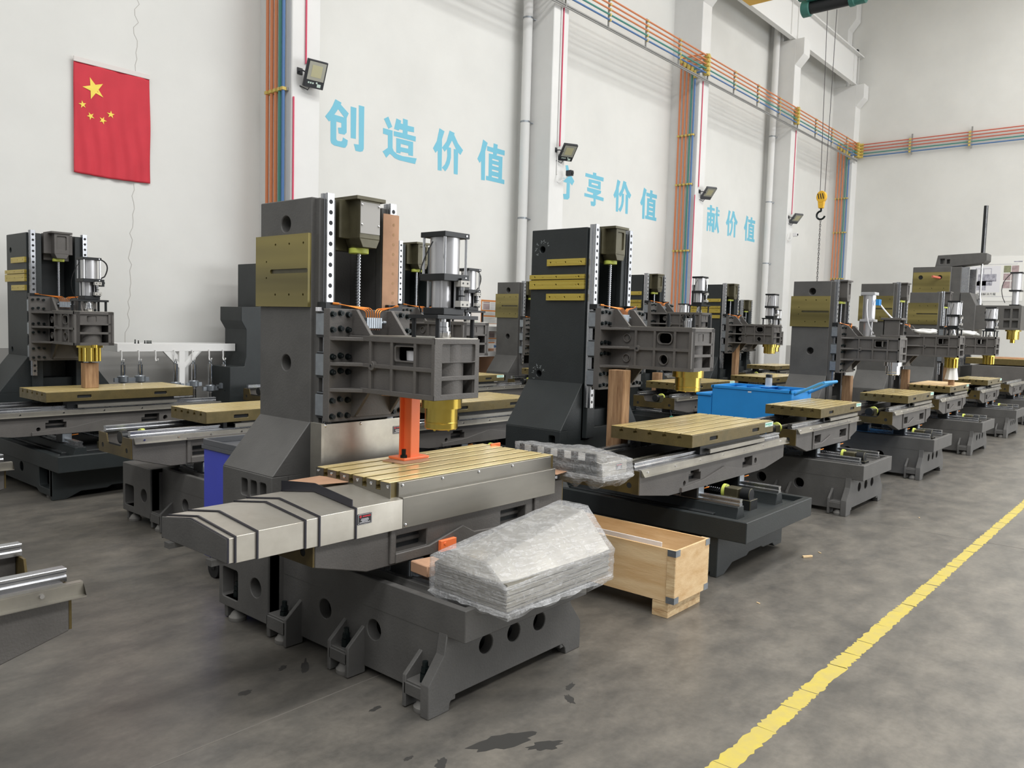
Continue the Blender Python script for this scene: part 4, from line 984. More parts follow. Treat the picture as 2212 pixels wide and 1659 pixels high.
b = MB(); b.lathe((0, .42, 0), [(.16, 0), (.175, .02), (.175, .17), (.12, .2)], 24, ax='y'); b.lathe((0, -.78, 0), [(.1, 0), (.155, .04), (.155, .25), (.17, .27), (.17, .36)], 20, ax='y'); b.box(-.2, .2, -.45, .45, .10, .16); b.obj('motor', 'hoist_green', ho)
MB().box(-.06, .06, -.7, .7, .2, .5).obj('trolley', 'hoist_green', ho)
gd = tag(MB().box(17.7, 18.3, -8, 8.6, 9.25, 9.95).obj('crane_girder', 'hook_yellow'), 'yellow crane girder crossing the hall above the hoist', 'girder')
hk = thing('hoist_hook', 'yellow hook block with black stripes hanging on two ropes', 'hook', (18.0, 6.55, 4.55))
b = MB(); b.cyl((-.03, .09, 4.05), (-.03, .03, .1), .007, n=5); b.cyl((.03, -.09, 4.05), (.03, -.05, .1), .007, n=5); b.obj('rope', 'rope_dark', hk)
b = MB(); b.prism('x', -.05, .05, circ(0, .05, .105, 24, .13)); b.prism('x', -.045, .045, [(-.07, -.05), (.07, -.05), (.05, -.2), (-.05, -.2)]); b.obj('block', 'hook_yellow', hk, .008)
b = MB()
for i in range(3): b.prism('x', -.052, .052, [(-.07 + i * .05, -.0), (-.05 + i * .05, -.0), (-.02 + i * .05, .12), (-.04 + i * .05, .12)])
b.obj('stripes', 'label_black', hk)
b = MB(); b.tube([(0, 0, -.2), (0, 0, -.26)] + [(0, .09 * math.sin(t), -.35 + .09 * math.cos(t)) for t in [i * .45 for i in range(11)]], .022, 8); b.obj('hook', 'black_oxide', hk)
chn = thing('chain', 'steel lifting chain hanging from the hoist hook', 'chain', (18.0, 6.55, 4.1))
b = MB()
for i in range(44):
    z = -.02 - i * .052; a = i % 2
    pts = [((.016 * math.cos(t) if a else 0), (0 if a else .016 * math.cos(t)), z + .034 * math.sin(t)) for t in [k * PI / 4 for k in range(9)]]
    b.tube(pts, .0075, 5)
o = b.obj('links', 'chain_steel', chn); o['kind'] = 'stuff'
# ------------------------------------------------------------------ machines
m1 = machine('nearest gray milling machine with stainless way covers and an orange prop under its head', (2.69, 2.25), G, tx=.155, near=True, apron=False, stick=False)
machine('gray machine saddle cut off at the left edge of the photo, with silver rails', (.15, 2.25), G, col=False, tab=False)
machine('dark green machine in front with four brass strips on its column and no cylinder', (5.275, 2.27), D, tx=.18, near=True, cyl=False)
machine('gray base and table without a column, in front of the blue bin', (7.70, 2.25), G, col=False, tx=.33)
m4 = machine('gray machine behind the blue bin with chrome spindle and tall cylinder on its arm', (10.15, 2.25), G, tx=.33, sdy=-.12, hdz=.03, cyl=False, spin='chrome', sz=1.01, oily=False)
m5 = machine('gray machine in the front row with a plywood sheet on its table', (12.75, 2.25), G2, tx=.35, hdz=.05, spin='flute', oily=False)
m6 = machine('gray machine at the right end of the front row, white cloth on its arm', (15.4, 2.25), G2, tx=.35, hdz=.05, spin='flute', oily=False)
machine('machine base and saddle cut off at the right edge of the photo', (18.0, 2.25), G, col=False, tab=False)
machine('gray machine base without a column, left of the blue trolley', (3.24, 4.67), G, col=False, tx=.30, sdy=.42, stick=False)
machine('dark machine right behind the nearest one, its cylinder beside the big one', (5.42, 4.65), D, tx=.0)
mda = machine('dark machine in the second row with its head raised, left of the blue bin', (10.05, 4.7), D, tx=-.1, hdz=.22)
mdb = machine('dark machine in the second row whose cylinder has a clear top', (12.5, 4.7), D, tx=.0, hdz=.10)
machine('dark machine at the far left with a timber block under its spindle', (3.1, 7.28), D, tx=.18, spin='flute', oily=False, stick=False)
machine('gray machine in the back row with a brass pad, left of the dark column', (10.05, 7.1), G, tx=.1, sz=1.03, cyl=False)
machine('table and base of a back row machine seen under the second dark head', (7.75, 7.1), D, col=False, tx=0)
machine('short stray saddle on a base in front of the stepped casting', (5.98, 7.33), G, col=False, tab=False, sdy=.42)
machine('small dark machine in the back row with a lifting ring on its column', (17.3, 6.6), D, tx=0, hdz=.05, sz=.97)
machine('back row machine of which only the cylinder shows above the dark columns', (14.2, 7.2), D, col=True, tx=0)
machine('gray saddle end at the left edge of the photo below the dark machine', (.70, 4.62), G, col=False, tab=False)

# ------------------------------------------------------------------ extra parts of the nearest machine
b = MB()
b.box(-.382, .70, .356, .371, .832, .8985); b.prism('x', -.3805, .705, [(.3555, .836), (.328, .836), (.328, .70), (.334, .70), (.334, .830), (.362, .830)])
fc = b.obj('front_cover', 'cover_sheet', m1, .0015)
def screw_head(p, d, par, r=.0075):
    p = Vector(p); d = Vector(d); b = MB(); b.lathe((0, 0, 0), [(r, 0), (r * .95, .003), (r * .55, .0055), (r * .2, .006)], 12)
    me = CACHE.setdefault(('screw', r), None) or b.mesh('cover_screw', 'chrome'); CACHE[('screw', r)] = me
    o = link('cover_screw', me, par); o.matrix_local = Matrix.Translation(p) @ d.to_track_quat('Z', 'Y').to_matrix().to_4x4()
for x in (-.36, -.115, .13, .38): screw_head((x, .356, .884), (0, -1, 0), fc)
screw_head((-.365, .328, .715), (0, -1, 0), fc)
# notched end plate over the T-slots
ty0, tw = G['ty'], G['tw']; pitch = tw * .183; first = ty0 + tw / 2 - pitch * 2
pl = [(.358, .828), (.615, .857), (.895, .83), (.895, .8995)]
for i in reversed(range(5)):
    c = first + i * pitch; pl += [(c + .016, .8995), (c + .016, .862), (c - .016, .862), (c - .016, .8995)]
pl += [(.358, .8995)]
ep = MB().prism('x', -.4275, -.4255, pl).obj('slot_plate', 'cover_sheet', m1)
yy = [.375] + [first + (i + .5) * pitch for i in range(4)] + [.875]
for y in yy: screw_head((-.4275, y, .884), (-1, 0, 0), ep)
# telescopic way cover on the left
xs = [-.381, -.633, -.81, -.873, -1.08, -1.167, -1.194]
tc = MB().box(-1.16, -.40, .40, .80, .715, .73).obj('way_cover', 'steel_seam', m1); tc['label'] = 'stainless telescopic way cover'
for i in range(6):
    k = i * .0042; y0 = .33 + k; y1 = .865 - k; zt = .83 - i * .0055; zb = .70 + i * .0022; ap = zt + .028
    pr = [(y0, zb), (y0, zt), (.615, ap), (y1, zt - .008), (y1, zb), (y1 - .004, zb), (y1 - .004, zt - .012), (.615, ap - .004), (y0 + .004, zt - .004), (y0 + .004, zb)]
    s_ = MB().prism('x', xs[i + 1], xs[i] + .004 + (.03 if i else 0), pr).obj('cover_section', 'stainless', tc, .0012)
    # dark wiper strip at the open edge
    g = .003
    pr2 = [(y0 - .002, zb + .002), (y0 - .002, zt + .001), (.615, ap + .002), (y1 + .002, zt - .007), (y1 + .002, zb), (y1 - .004, zb), (y1 - .004, zt - .012), (.615, ap - .004), (y0 + .004, zt - .004), (y0 + .004, zb)]
    MB().prism('x', xs[i + 1] - .004, xs[i + 1] + .003, pr2).obj('wiper_strip', 'steel_seam', tc)
k = 5 * .0042
MB().prism('x', -1.199, -1.192, [(.33 + k, .713), (.33 + k, .803), (.615, .83), (.865 - k, .797), (.865 - k, .713)]).obj('cover_end', 'cast_gray', tc, .002)
MB().box(-1.22, -1.16, .42, .46, .69, .713).box(-1.22, -1.16, .74, .78, .69, .713).obj('cover_bracket', 'cast_gray', tc)
MB().prism('x', -.640, -.636, [(.35, .832), (.35, .862), (.61, .893), (.86, .868), (.86, .82), (.615, .856)]).obj('cover_lip', 'steel_seam', tc)
def warning_label(par, ax, x0, x1, z0, z1, y):
    b = MB(); b.prism('y', y - .001, y, rrect(x0, x1, z0, z1, .004, 3), m=0); b.prism('y', y - .0012, y - .0009, rrect(x0 + .002, x1 - .002, z0 + .002, z1 - .002, .003, 3), m=2); b.prism('y', y - .0014, y - .001, rrect(x0 + .0032, x1 - .0032, z0 + .0032, z1 - .0032, .002, 3), m=0)
    w_ = x1 - x0; h_ = z1 - z0
    b.cyl((x0 + w_ * .2, y - .001, z1 - h_ * .24), (x0 + w_ * .2, y - .0017, z1 - h_ * .24), h_ * .12, n=14, m=1); b.cyl((x0 + w_ * .2, y - .0012, z1 - h_ * .24), (x0 + w_ * .2, y - .002, z1 - h_ * .24), h_ * .05, n=8, m=0)
    for i in range(7): b.box(x0 + w_ * (.36 + i * .08), x0 + w_ * (.415 + i * .08), y - .0018, y - .001, z1 - h_ * .3, z1 - h_ * .18, 1)
    for j, (a, c) in enumerate(((.25, .75), (.22, .78), (.3, .7), (.12, .88))):
        b.box(x0 + w_ * a, x0 + w_ * c, y - .0018, y - .001, z1 - h_ * (.50 + j * .11), z1 - h_ * (.455 + j * .11), 2)
    b.obj('warning_label', ['label_black', 'label_red', 'label_white'], par)
warning_label(tc, 'y', -.628, -.553, .757, .802, .3285)
gp = MB().box(-.31, .31, 1.0, 1.004, .60, 1.082).box(-.33, -.31, .99, 1.08, .60, 1.088).obj('column_guard', 'steel_sheet', m1, .001)
warning_label(gp, 'y', .139, .206, .996, 1.039, .9995)
screw_head((-.30, 1.0, 1.075), (0, -1, 0), gp); screw_head((-.08, 1.0, 1.07), (0, -1, 0), gp)
cp = MB().box(-.0645, .0635, 1.0415, 1.0445, 2.045, 2.205).obj('cover_plate', 'plate_gray', m1, .001)
MB().lathe((0, .60, 1.405), [(.05, 0), (.06, .01), (.062, .055), (.05, .058)], 20).obj('pulley', 'white_plastic', m1).location = (-.05, .0, 0)
cp['label'] = 'flat gray cover plate with four screws on the motor mount'
for x in (-.055, .055):
    for z in (2.10 - .01, 2.19): screw_head((x, 1.0415, z), (0, -1, 0), cp, .006)
b = MB(); b.prism('z', 1.66, 2.172, [(.135, 1.10), (.178, 1.096), (.232, 1.096), (.25, 1.105), (.25, 1.107), (.231, 1.0985), (.179, 1.0985), (.135, 1.103)])
for i in range(9): b.cyl((.205, 1.0962, 1.70 + i * .0522), (.205, 1.0955, 1.70 + i * .0522), .0085, n=10, m=1)
b.obj('rail_wrap', ['cardboard', 'wood_prop'], m1)['label'] = 'brown oiled paper wrapped on the right rail'
MB().box(.70, .78, .79, .80, .885, .915).obj('lifting_lug', 'orange_paint', m1, .002); MB().box(-.145, -.045, .325, .345, .548, .60).cyl((-.12, .3245, .585), (-.12, .322, .585), .008, n=10).obj('lifting_lug', 'orange_paint', m1, .002)
MB().box(-.277, -.22, 1.1, 1.12, 1.64, 1.66).obj('maker_sticker', 'label_white', m1)
O1 = Vector((2.69, 2.25, 0))
def at(x, y, z=0, o=O1): return (o.x + x, o.y + y, z)
pp = thing('support_prop', 'orange steel prop standing on the nearest table under the machine head', 'prop', at(.045, .765, .9085))
b = MB(); b.box(-.03, .03, -.045, -.036, .01, .325); b.box(-.03, .03, .036, .045, .01, .325); b.box(-.006, .006, -.036, .036, .01, .325); b.obj('post', 'orange_paint', pp, .002).rotation_euler = (0, 0, PI / 2 * 0)
MB().box(-.085, .085, -.06, .06, 0, .012).obj('foot_plate', 'orange_paint', pp, .002)
for x, y in ((-.062, -.03), (.062, .03)):
    MB().cyl((x, y, .012), (x, y, .025), .019, n=6).cyl((x, y, .02), (x, y, .055), .011, n=8).obj('bolt', 'black_oxide', pp)
random.seed(5)
def sheet(name, label, cat, pts, z, th, m, wob=.004):
    b = MB(); b.prism('z', 0, th, pts); o = tag(b.obj(name, m, None, .0008), label, cat); o.location = (O1.x, O1.y, z)
    return o
sheet('cardboard_sheet', 'torn brown cardboard under the foot of the orange prop', 'cardboard', [(-.10, .80), (-.085, .66), (.02, .648), (.10, .67), (.12, .70), (.20, .80), (.19, .835), (.05, .84)], .9026, .0055, 'cardboard')
sheet('cardboard_sheet', 'torn cardboard scrap pinched on top of the orange prop', 'cardboard', [(-.09, .70), (.06, .68), (.1, .72), (.1, .83), (-.08, .80), (-.13, .78)], 1.2340, .005, 'cardboard')
sheet('cardboard_sheet', 'flat brown cardboard lying on the stainless way cover', 'cardboard', [(-.40, .64), (-.60, .70), (-.62, .845), (-.44, .85), (-.40, .75)], .8625, .003, 'cardboard')
sheet('cardboard_sheet', 'brown oiled paper on the saddle rail at the right end of the nearest table', 'paper', [(.72, .33), (.90, .36), (.88, .44), (.73, .42)], .7985, .002, 'cardboard')
MB().prism('z', 0, .05, [(-.33, .12), (-.22, .10), (-.20, .22), (-.32, .24)]).obj('paper_wrap', 'cardboard', m1, .004).location = (0, .10, .494)

# ------------------------------------------------------------------ stretch-wrapped packages
def wrap_film(par, pts, seed, skirt=None, grow=.022, cuts=5, amp=.005):
    bm = bmesh.new()
    c = sum((Vector(p) for p in pts), Vector()) / len(pts)
    for p in pts:
        d = Vector(p) - c; bm.verts.new(Vector(p) + d.normalized() * grow)
    bmesh.ops.convex_hull(bm, input=bm.verts)
    bmesh.ops.delete(bm, geom=[v for v in bm.verts if not v.link_faces], context='VERTS')
    for _ in range(cuts): bmesh.ops.subdivide_edges(bm, edges=[e for e in bm.edges if e.calc_length() > .02], cuts=1, use_grid_fill=True)
    bmesh.ops.recalc_face_normals(bm, faces=bm.faces); bm.normal_update()
    for v in bm.verts:
        p = v.co; q = Vector((p.x * 5 + seed, p.y * 5, p.z * 42)); q2 = Vector((p.x * 16, p.y * 16 + seed, p.z * 16))
        v.co += v.normal * (amp * (noise.noise(q) + .7 * abs(noise.noise(q2))))
    me = bpy.data.meshes.new('film'); bm.to_mesh(me); bm.free(); me.materials.append(M['film']); me.shade_smooth()
    return link('film', me, par)
def skirt(par, loop, z0, z1, seed, out=.03):
    random.seed(seed); n = 70; b = MB(); L = [Vector(p) for p in loop]; per = []
    tot = sum((L[(i + 1) % len(L)] - L[i]).length for i in range(len(L)))
    for k in range(n):
        d = tot * k / n; i = 0
        while d > (L[(i + 1) % len(L)] - L[i]).length: d -= (L[(i + 1) % len(L)] - L[i]).length; i += 1
        per.append(L[i] + (L[(i + 1) % len(L)] - L[i]).normalized() * d)
    c = sum(L, Vector((0, 0))) / len(L)
    for r in range(4):
        for k, p in enumerate(per):
            d = (p - c).normalized(); t = r / 3
            rr = out * math.sin(t * PI) * .6 + random.uniform(-.006, .012) * (t > 0) - .05 * t * t
            zz = z0 + (z1 - z0) * t * (1 + .6 * noise.noise(Vector((k * .31, seed, 0)))) 
            q = p + d * rr; b.v.append((q.x, q.y, zz))
    for r in range(3):
        for k in range(n): b.face((r * n + k, r * n + (k + 1) % n, (r + 1) * n + (k + 1) % n, (r + 1) * n + k))
    return b.obj('loose_film', 'film', par)
pk = thing('wrapped_package', 'stack of gray sheet-metal covers in stretch film on the nearest machine base', 'package', at(0, 0, .47))
A = lambda x, y, z: Vector((x, y, z - .47))
nl = 9
for i in range(nl):
    z0 = i * .0125; o_ = (i % 2) * .004
    MB().prism('z', z0, z0 + .0105, [(-.345 + o_, .16), (-.35, -.255 + o_), (.36 - o_, -.262 + o_), (.37, .165)]).obj('sheet_cover', 'steel_sheet', pk)
zt = nl * .0125
b = MB(); b.v = [(-.345, .16, zt), (-.35, -.255, zt - .02), (.36, -.262, zt), (.37, .165, zt), (-.30, .10, zt + .05), (-.30, -.10, zt + .045), (.40, -.08, zt + .15), (.40, .08, zt + .15)]
for q in ((0, 1, 2, 3), (4, 5, 6, 7), (0, 1, 5, 4), (1, 2, 6, 5), (2, 3, 7, 6), (3, 0, 4, 7)): b.face(q)
b.obj('folded_cover', 'steel_sheet', pk, .002)
hp = [(-.345, .16, 0), (-.35, -.255, 0), (.36, -.262, 0), (.37, .165, 0), (-.345, .16, zt + .03), (-.35, -.255, zt - .02), (.37, -.255, zt + .0), (.38, .165, zt + .05), (-.31, .11, zt + .06), (-.31, -.11, zt + .05), (.41, -.08, zt + .155), (.41, .08, zt + .155), (.36, -.24, zt + .02)]
wrap_film(pk, hp, 3)
skirt(pk, [(-.36, -.27), (.375, -.275), (.38, .175), (-.36, .17)], -.0, -.045, 4)
pk2 = thing('wrapped_cover', 'film-wrapped way cover with a black and white notched plate, right of the nearest table', 'package', at(0, 0, .80))
b = MB(); b.prism('x', .86, 1.10, [(.13, -.005), (.13, .07), (.42, .095), (.68, .065), (.68, -.005)]); b.obj('cover_section', 'steel_sheet', pk2, .002)
b = MB(); b.prism('x', .845, .86, rect(.17, .70, -.0, .115)); b.obj('notched_plate', 'cast_dark', pk2)
b = MB()
for i in range(5): b.box(.842, .8455, .235 + i * .095, .28 + i * .095, .075, .115)
b.obj('notch', 'paper', pk2)
warning_label(pk2, 'y', .99, 1.05, .02, .055, .1295)
wrap_film(pk2, [(.84, .13, -.01), (1.11, .12, -.01), (1.12, .7, -.01), (.84, .71, -.01), (.84, .16, .12), (1.10, .12, .075), (1.11, .42, .10), (1.1, .69, .07), (.84, .70, .12)], 9, amp=.009)
skirt(pk2, [(.84, .12), (1.12, .11), (1.13, .70), (.84, .71)], -.0, -.07, 8, .05)

# ------------------------------------------------------------------ plywood crate
ck = thing('wooden_crate', 'open plywood crate with metal corner clips on the floor between two machines', 'crate', (4.06, 2.62, 0))
w_, l_ = .19, .53
for y in (-.49, .37): MB().box(-w_ + .0, w_ - .0, y, y + .10, 0, .035).obj('runner', 'wood_edge', ck, .002); MB().box(-w_, w_, y, y + .10, .036, .088).obj('runner', 'wood_edge', ck, .002)
MB().box(-w_ + .012, w_ - .012, -l_ + .012, l_ - .012, .089, .10).obj('bottom_board', 'wood_crate', ck)
for s in (-1, 1):
    MB().box(*sorted((s * w_, s * (w_ - .012))), -l_ + .012, l_ - .012, .09, .39).obj('side_panel', 'wood_crate', ck, .001)
    MB().box(-w_, w_, *sorted((s * l_, s * (l_ - .012))), .09, .39).obj('end_panel', 'wood_crate', ck, .001)
    for y in (-l_ + .012, l_ - .05): MB().box(*sorted((s * (w_ + .0005), s * (w_ + .009))), y - .012, y + .04, .09, .39).obj('corner_batten', 'wood_edge', ck, .001)
    MB().box(*sorted((s * (w_ - .013), s * (w_ - .03))), -l_ + .02, l_ - .02, .10, .13).obj('inner_batten', 'wood_edge', ck)
    for sy in (-1, 1):
        for z in (.09, .355):
            b = MB(); x0 = s * (w_ + .0095); yy_ = sy * (l_ + .0005)
            b.box(*sorted((x0, x0 + s * .0015)), *sorted((yy_, yy_ - sy * .05)), z, z + .036); b.box(*sorted((x0, x0 - s * .05)), *sorted((yy_, yy_ + sy * .0015)), z, z + .036)
            for t in (.012, .026): b.cyl((x0 + s * .0015, yy_ - sy * (t + .005), z + .018), (x0 + s * .003, yy_ - sy * (t + .005), z + .018), .004, n=8)
            b.obj('corner_clip', 'galv', ck)
fm = MB().prism('y', -.30, .33, [(-.02, 0), (-.012, .30), (-.005, .30), (-.012, 0)]).obj('foam_sheet', 'foam', None, .002)
tag(fm, 'white bubble foam sheet standing inside the plywood crate', 'foam'); fm.location = (3.945, 2.52, .101)

# ------------------------------------------------------------------ dark machine extras: posts on the arm, chalk marks, timber props
m2 = bpy.data.objects['milling_machine.002']
for x, y in ((-.12, .46), (.12, .46), (-.12, .66), (.12, .66)): MB().cyl((x, y, 1.612), (x, y, 1.70), .013, n=10).cyl((x, y, 1.70), (x, y, 1.712), .007, n=8).obj('stand_post', 'black_anodised', m2)
MB().lathe((0, .56, 1.612), [(.035, 0), (.035, .05), (.028, .052), (.028, .07)], 18).obj('coupling', 'chrome', m2)
b = MB(); random.seed(4)
for cy, cz in ((1.73, 2.198), (1.73, 1.215)):
    for k_ in range(6):
        t = -.5 + k_ * PI / 5.2
        for q in range(4):
            y = cy + .062 * math.cos(t) + random.uniform(-.011, .011); z = cz + .062 * math.sin(t) + random.uniform(-.013, .013)
            a = random.uniform(0, PI); l = random.uniform(.005, .011)
            b.prism('x', -.2706, -.2698, [(y + l * math.cos(a), z + l * math.sin(a)), (y - l * math.sin(a) * .15, z + l * math.cos(a) * .15), (y - l * math.cos(a), z - l * math.sin(a)), (y + l * math.sin(a) * .15, z - l * math.cos(a) * .15)])
o = b.obj('chalk_marks', 'chalk', m2); o['kind'] = 'stuff'
def prop(name, label, x, y, z0, z1, wx=.09, wy=.09, rz=0.0, m='wood_prop'):
    b = MB(); b.box(-wx / 2, wx / 2, -wy / 2, wy / 2, 0, z1 - z0)
    o = tag(b.obj(name, m, None, .003), label, 'timber'); o.location = (x, y, z0); o.rotation_euler = (0, 0, rz)
prop('timber_prop', 'upright timber prop under the arm of the front dark machine', 4.98, 3.22, .42, 1.29, .10, .13)
prop('timber_prop', 'upright timber block between spindle and table of the far left machine', 3.1, 7.83, .903, 1.135, .12, .1)
prop('timber_prop', 'timber prop under the arm of the gray machine with the chrome spindle', 10.24, 3.28, .46, 1.085, .1, .1)
prop('timber_prop', 'timber prop under the arm of the gray plywood-topped machine', 12.82, 3.28, .46, 1.10, .1, .1)
prop('timber_prop', 'timber prop under the arm of the rightmost front row machine', 15.4, 3.28, .46, 1.10, .1, .1)
prop('timber_prop', 'long timber plank standing before the second row dark machines, above the blue bin', 12.45, 5.8, .45, 1.42, .13, .07)
prop('timber_prop', 'short timber block under the table behind the front dark spindle', 9.95, 5.8, .45, .98, .12, .1)
tg = thing('hang_tag', 'green paper tag tied on the saddle end left of the blue bin', 'tag', (9.0, 5.02, .50))
b = MB(); b.box(-.04, .04, -.001, .001, -.13, .0); b.obj('card', 'tag_green', tg); MB().tube([(0, 0, 0), (.01, .02, .06), (0, .03, .14)], .003, 5).obj('string', 'galv', tg)
# ------------------------------------------------------------------ parts on the gray machines further right
b = MB(); b.cyl((0, .80, 1.56), (0, .80, 1.74), .05, n=20); b.cyl((0, .80, 1.745), (0, .80, 2.06), .07, n=24); b.box(-.08, .08, .72, .88, 1.735, 1.765); b.box(-.08, .08, .72, .88, 2.05, 2.085); b.box(-.09, -.06, .69, .74, 1.55, 1.58)
sc_ = b.obj('standing_cylinder', 'aluminium', m4, .003)
b = MB(); b.box(-.10, -.06, .66, .70, 1.93, 2.0); b.box(-.04, -.02, .66, .69, 1.93, 2.0); b.obj('blue_fitting', 'blue_bin', sc_)
MB().tube(arc((0, .72, 2.0), (-.05, .5, 1.72), (0, .42, 1.72), 8), .009, 6).tube(arc((-.08, .80, 2.0), (-.2, .78, 1.72), (-.05, .72, 1.6), 8), .007, 6).obj('air_hose', 'white_plastic', sc_)
b = MB(); b.box(-.12, .12, .40, .62, 1.56, 1.585); b.box(-.10, -.085, .42, .60, 1.58, 1.76); b.box(.085, .10, .42, .60, 1.58, 1.76); b.box(-.10, .10, .585, .60, 1.58, 1.76); b.box(-.125, .125, .395, .625, 1.76, 1.785); b.cyl((0, .5, 1.585), (0, .5, 1.7), .04, n=16)
b.obj('motor_seat', 'cast_gray_lit', m4, .003)
tag(MB().box(-.56, .62, -.27, .32, 0, .006).obj('plywood_sheet', 'wood_edge'), 'pale plywood sheet covering the table of the second machine from the right', 'plywood').location = (13.12, 2.86, .9028)
def rag(name, label, loc, s, seed):
    bm = bmesh.new(); bmesh.ops.create_icosphere(bm, subdivisions=3, radius=1)
    for v in bm.verts:
        p = v.co.copy(); k = 1 + .5 * noise.noise(p * 1.7 + Vector((seed, 0, 0))) + .2 * noise.noise(p * 4)
        v.co = Vector((p.x * s[0] * k, p.y * s[1] * k, max(-.6, p.z) * s[2] * k))
    me = bpy.data.meshes.new(name); bm.to_mesh(me); bm.free(); me.materials.append(M['paper']); me.shade_smooth()
    o = link(name, me); o.location = loc; tag(o, label, 'cloth')
rag('white_cloth', 'crumpled white cloth on the arm of the second machine from the right', (12.70, 3.02, 1.665), (.08, .16, .045), 2)
rag('white_cloth', 'crumpled white cloth on the arm of the rightmost machine', (15.36, 3.0, 1.665), (.09, .16, .05), 5)
b = MB(); n = 26
for r_, z_ in ((.058, 1.175), (.066, 1.10), (.08, .99)):
    for i in range(n):
        t = 2 * PI * i / n; k_ = 1 + .14 * math.sin(5 * t) * (1.2 - z_) * 5 + .05 * math.sin(9 * t); b.v.append((12.79 + r_ * k_ * math.cos(t), 2.66 + r_ * k_ * math.sin(t), z_))
for j in range(2):
    for i in range(n): b.face((j * n + i, j * n + (i + 1) % n, (j + 1) * n + (i + 1) % n, (j + 1) * n + i))
b.face(list(range(n)))
tag(b.obj('white_sleeve', 'paper'), 'white paper sleeve on a block under the spindle of the plywood-topped machine', 'paper')
prop('timber_prop', 'short timber block inside the white paper sleeve', 12.79, 2.66, .91, 1.172, .07, .07)

# ------------------------------------------------------------------ blue bin on wheels with a bent handle, jar on it
bn = thing('tool_bin', 'big bright blue steel bin on wheels with a bent tube handle', 'bin', (8.62, 3.70, 0))
b = MB(); t = .012
for x in (-.28, .28): b.box(x - t / 2, x + t / 2, -.46, .44, .16, .975)
for y in (-.46, .44): b.box(-.28, .28, y - t / 2, y + t / 2, .16, .975)
b.box(-.28, .28, -.46, .44, .15, .17)
for y in (-.46, .44): b.box(-.295, .295, y - .015, y + .015, .955, .985)
for x in (-.28, .28): b.box(x - .015, x + .015, -.46, .44, .955, .985)
b.obj('tub', 'blue_bin', bn, .002)
MB().box(-.285, .1, .45, .62, .16, .86).box(-.30, .12, .45, .635, .86, .885).obj('side_box', 'blue_bin', bn, .003)
for i in range(5): MB().box(-.27, .27, -.40 + i * .17, -.385 + i * .17, .90, .965).obj('divider', 'blue_bin', bn)
for x in (-.20, .20):
    MB().tube([(x, -.44, .93), (x, -.58, 1.0), (x, -.72, 1.07), (x, -.76, 1.085)], .016, 8).obj('handle', 'tube_blue', bn)
MB().tube([(-.20, -.76, 1.085), (.20, -.76, 1.085)], .016, 8).obj('handle', 'tube_blue', bn)
for x in (-.22, .22):
    for y in (-.38, .36): MB().cyl((x - .02, y, .07), (x + .02, y, .07), .07, n=18).box(x - .03, x + .03, y - .03, y + .03, .08, .152).obj('wheel', 'rubber', bn)
MB().box(-.287, -.285, -.02, .02, .93, .945).obj('sticker', 'label_white', bn)
jr = thing('water_jar', 'clear drinking jar with a dark lid standing on the blue bin', 'jar', (8.74, 3.66, .986))
MB().lathe((0, 0, 0), [(.036, 0), (.038, .01), (.038, .085), (.03, .10)], 18).obj('glass', 'clear', jr); MB().lathe((0, 0, .1), [(.036, 0), (.036, .03), (.03, .035)], 18).obj('lid', 'black_anodised', jr)
MB().box(8.60, 8.88, 3.60, 3.72, .9855 - .004, .9855).obj('lid_plate', 'blue_bin', bn).matrix_parent_inverse = Matrix.Translation((-8.62, -3.70, 0))

# dark blue workshop trolley behind the nearest machine
bt = thing('workshop_trolley', 'violet blue tool trolley on castors behind the nearest machine', 'trolley', (2.72, 4.30, 0))
b = MB(); b.box(-.27, .3, -.2, .24, .14, .80); b.obj('body', 'blue_cart', bt, .004)
b = MB(); b.box(-.28, .31, -.21, .25, .80, .825); b.prism('z', .825, .86, rrect(-.28, .31, -.21, .25, .03), [rrect(-.265, .295, -.195, .235, .025)]); b.obj('tray_top', 'lamp_gray', bt, .002)
for x in (-.22, .25):
    for y in (-.15, .19): MB().cyl((x - .018, y, .06), (x + .018, y, .06), .06, n=18).box(x - .028, x + .028, y - .03, y + .02, .06, .142).obj('castor', 'rubber', bt)

# stepped dark casting against the wall
sx = [(5.46, 2.26), (5.46, 1.727), (5.22, 1.722), (5.22, 1.556), (5.285, 1.452), (5.285, 1.124), (5.265, 1.0), (5.07, 1.0), (5.07, 0.0), (5.8, 0), (5.8, 2.26)]
cs = thing('column_casting', 'stepped dark column casting standing by the wall behind the nearest machine', 'casting', (0, 8.78, 0))
MB().prism('y', 0, .49, sx).obj('body', 'cast_dark', cs, .004)
MB().box(5.066, 5.071, .10, .12, .70, .715).obj('tapped_hole', 'pocket_dark', cs)

# white rack with hanging arbors
rkk = thing('arbor_rack', 'white steel rack with hooks in front of the gray dado', 'rack', (0, 0, 0))
b = MB(); b.box(3.86, 5.28, 9.02, 9.06, 1.18, 1.27); b.obj('front_rail', 'white_paint', rkk, .002); MB().box(3.86, 5.9, 9.36, 9.40, 1.18, 1.27).obj('back_rail', 'white_paint', rkk, .002)
MB().box(3.86, 3.90, 9.06, 9.36, 1.18, 1.27).obj('cross_rail', 'white_paint', rkk)
for x, y in ((4.60, 9.02), (4.82, 9.36)):
    MB().box(x - .035, x + .035, y, y + .04, 0, 1.18).obj('post', 'white_paint', rkk, .002)
    for s in (-1, 1):
        MB().prism('y', y + .002, y + .038, [(x + s * .03, .98), (x + s * .03, 1.04), (x + s * .15, 1.18), (x + s * .22, 1.18)]).obj('brace', 'white_paint', rkk)
hx = [3.90, 4.09, 4.28, 4.50, 4.72, 4.93, 5.11]
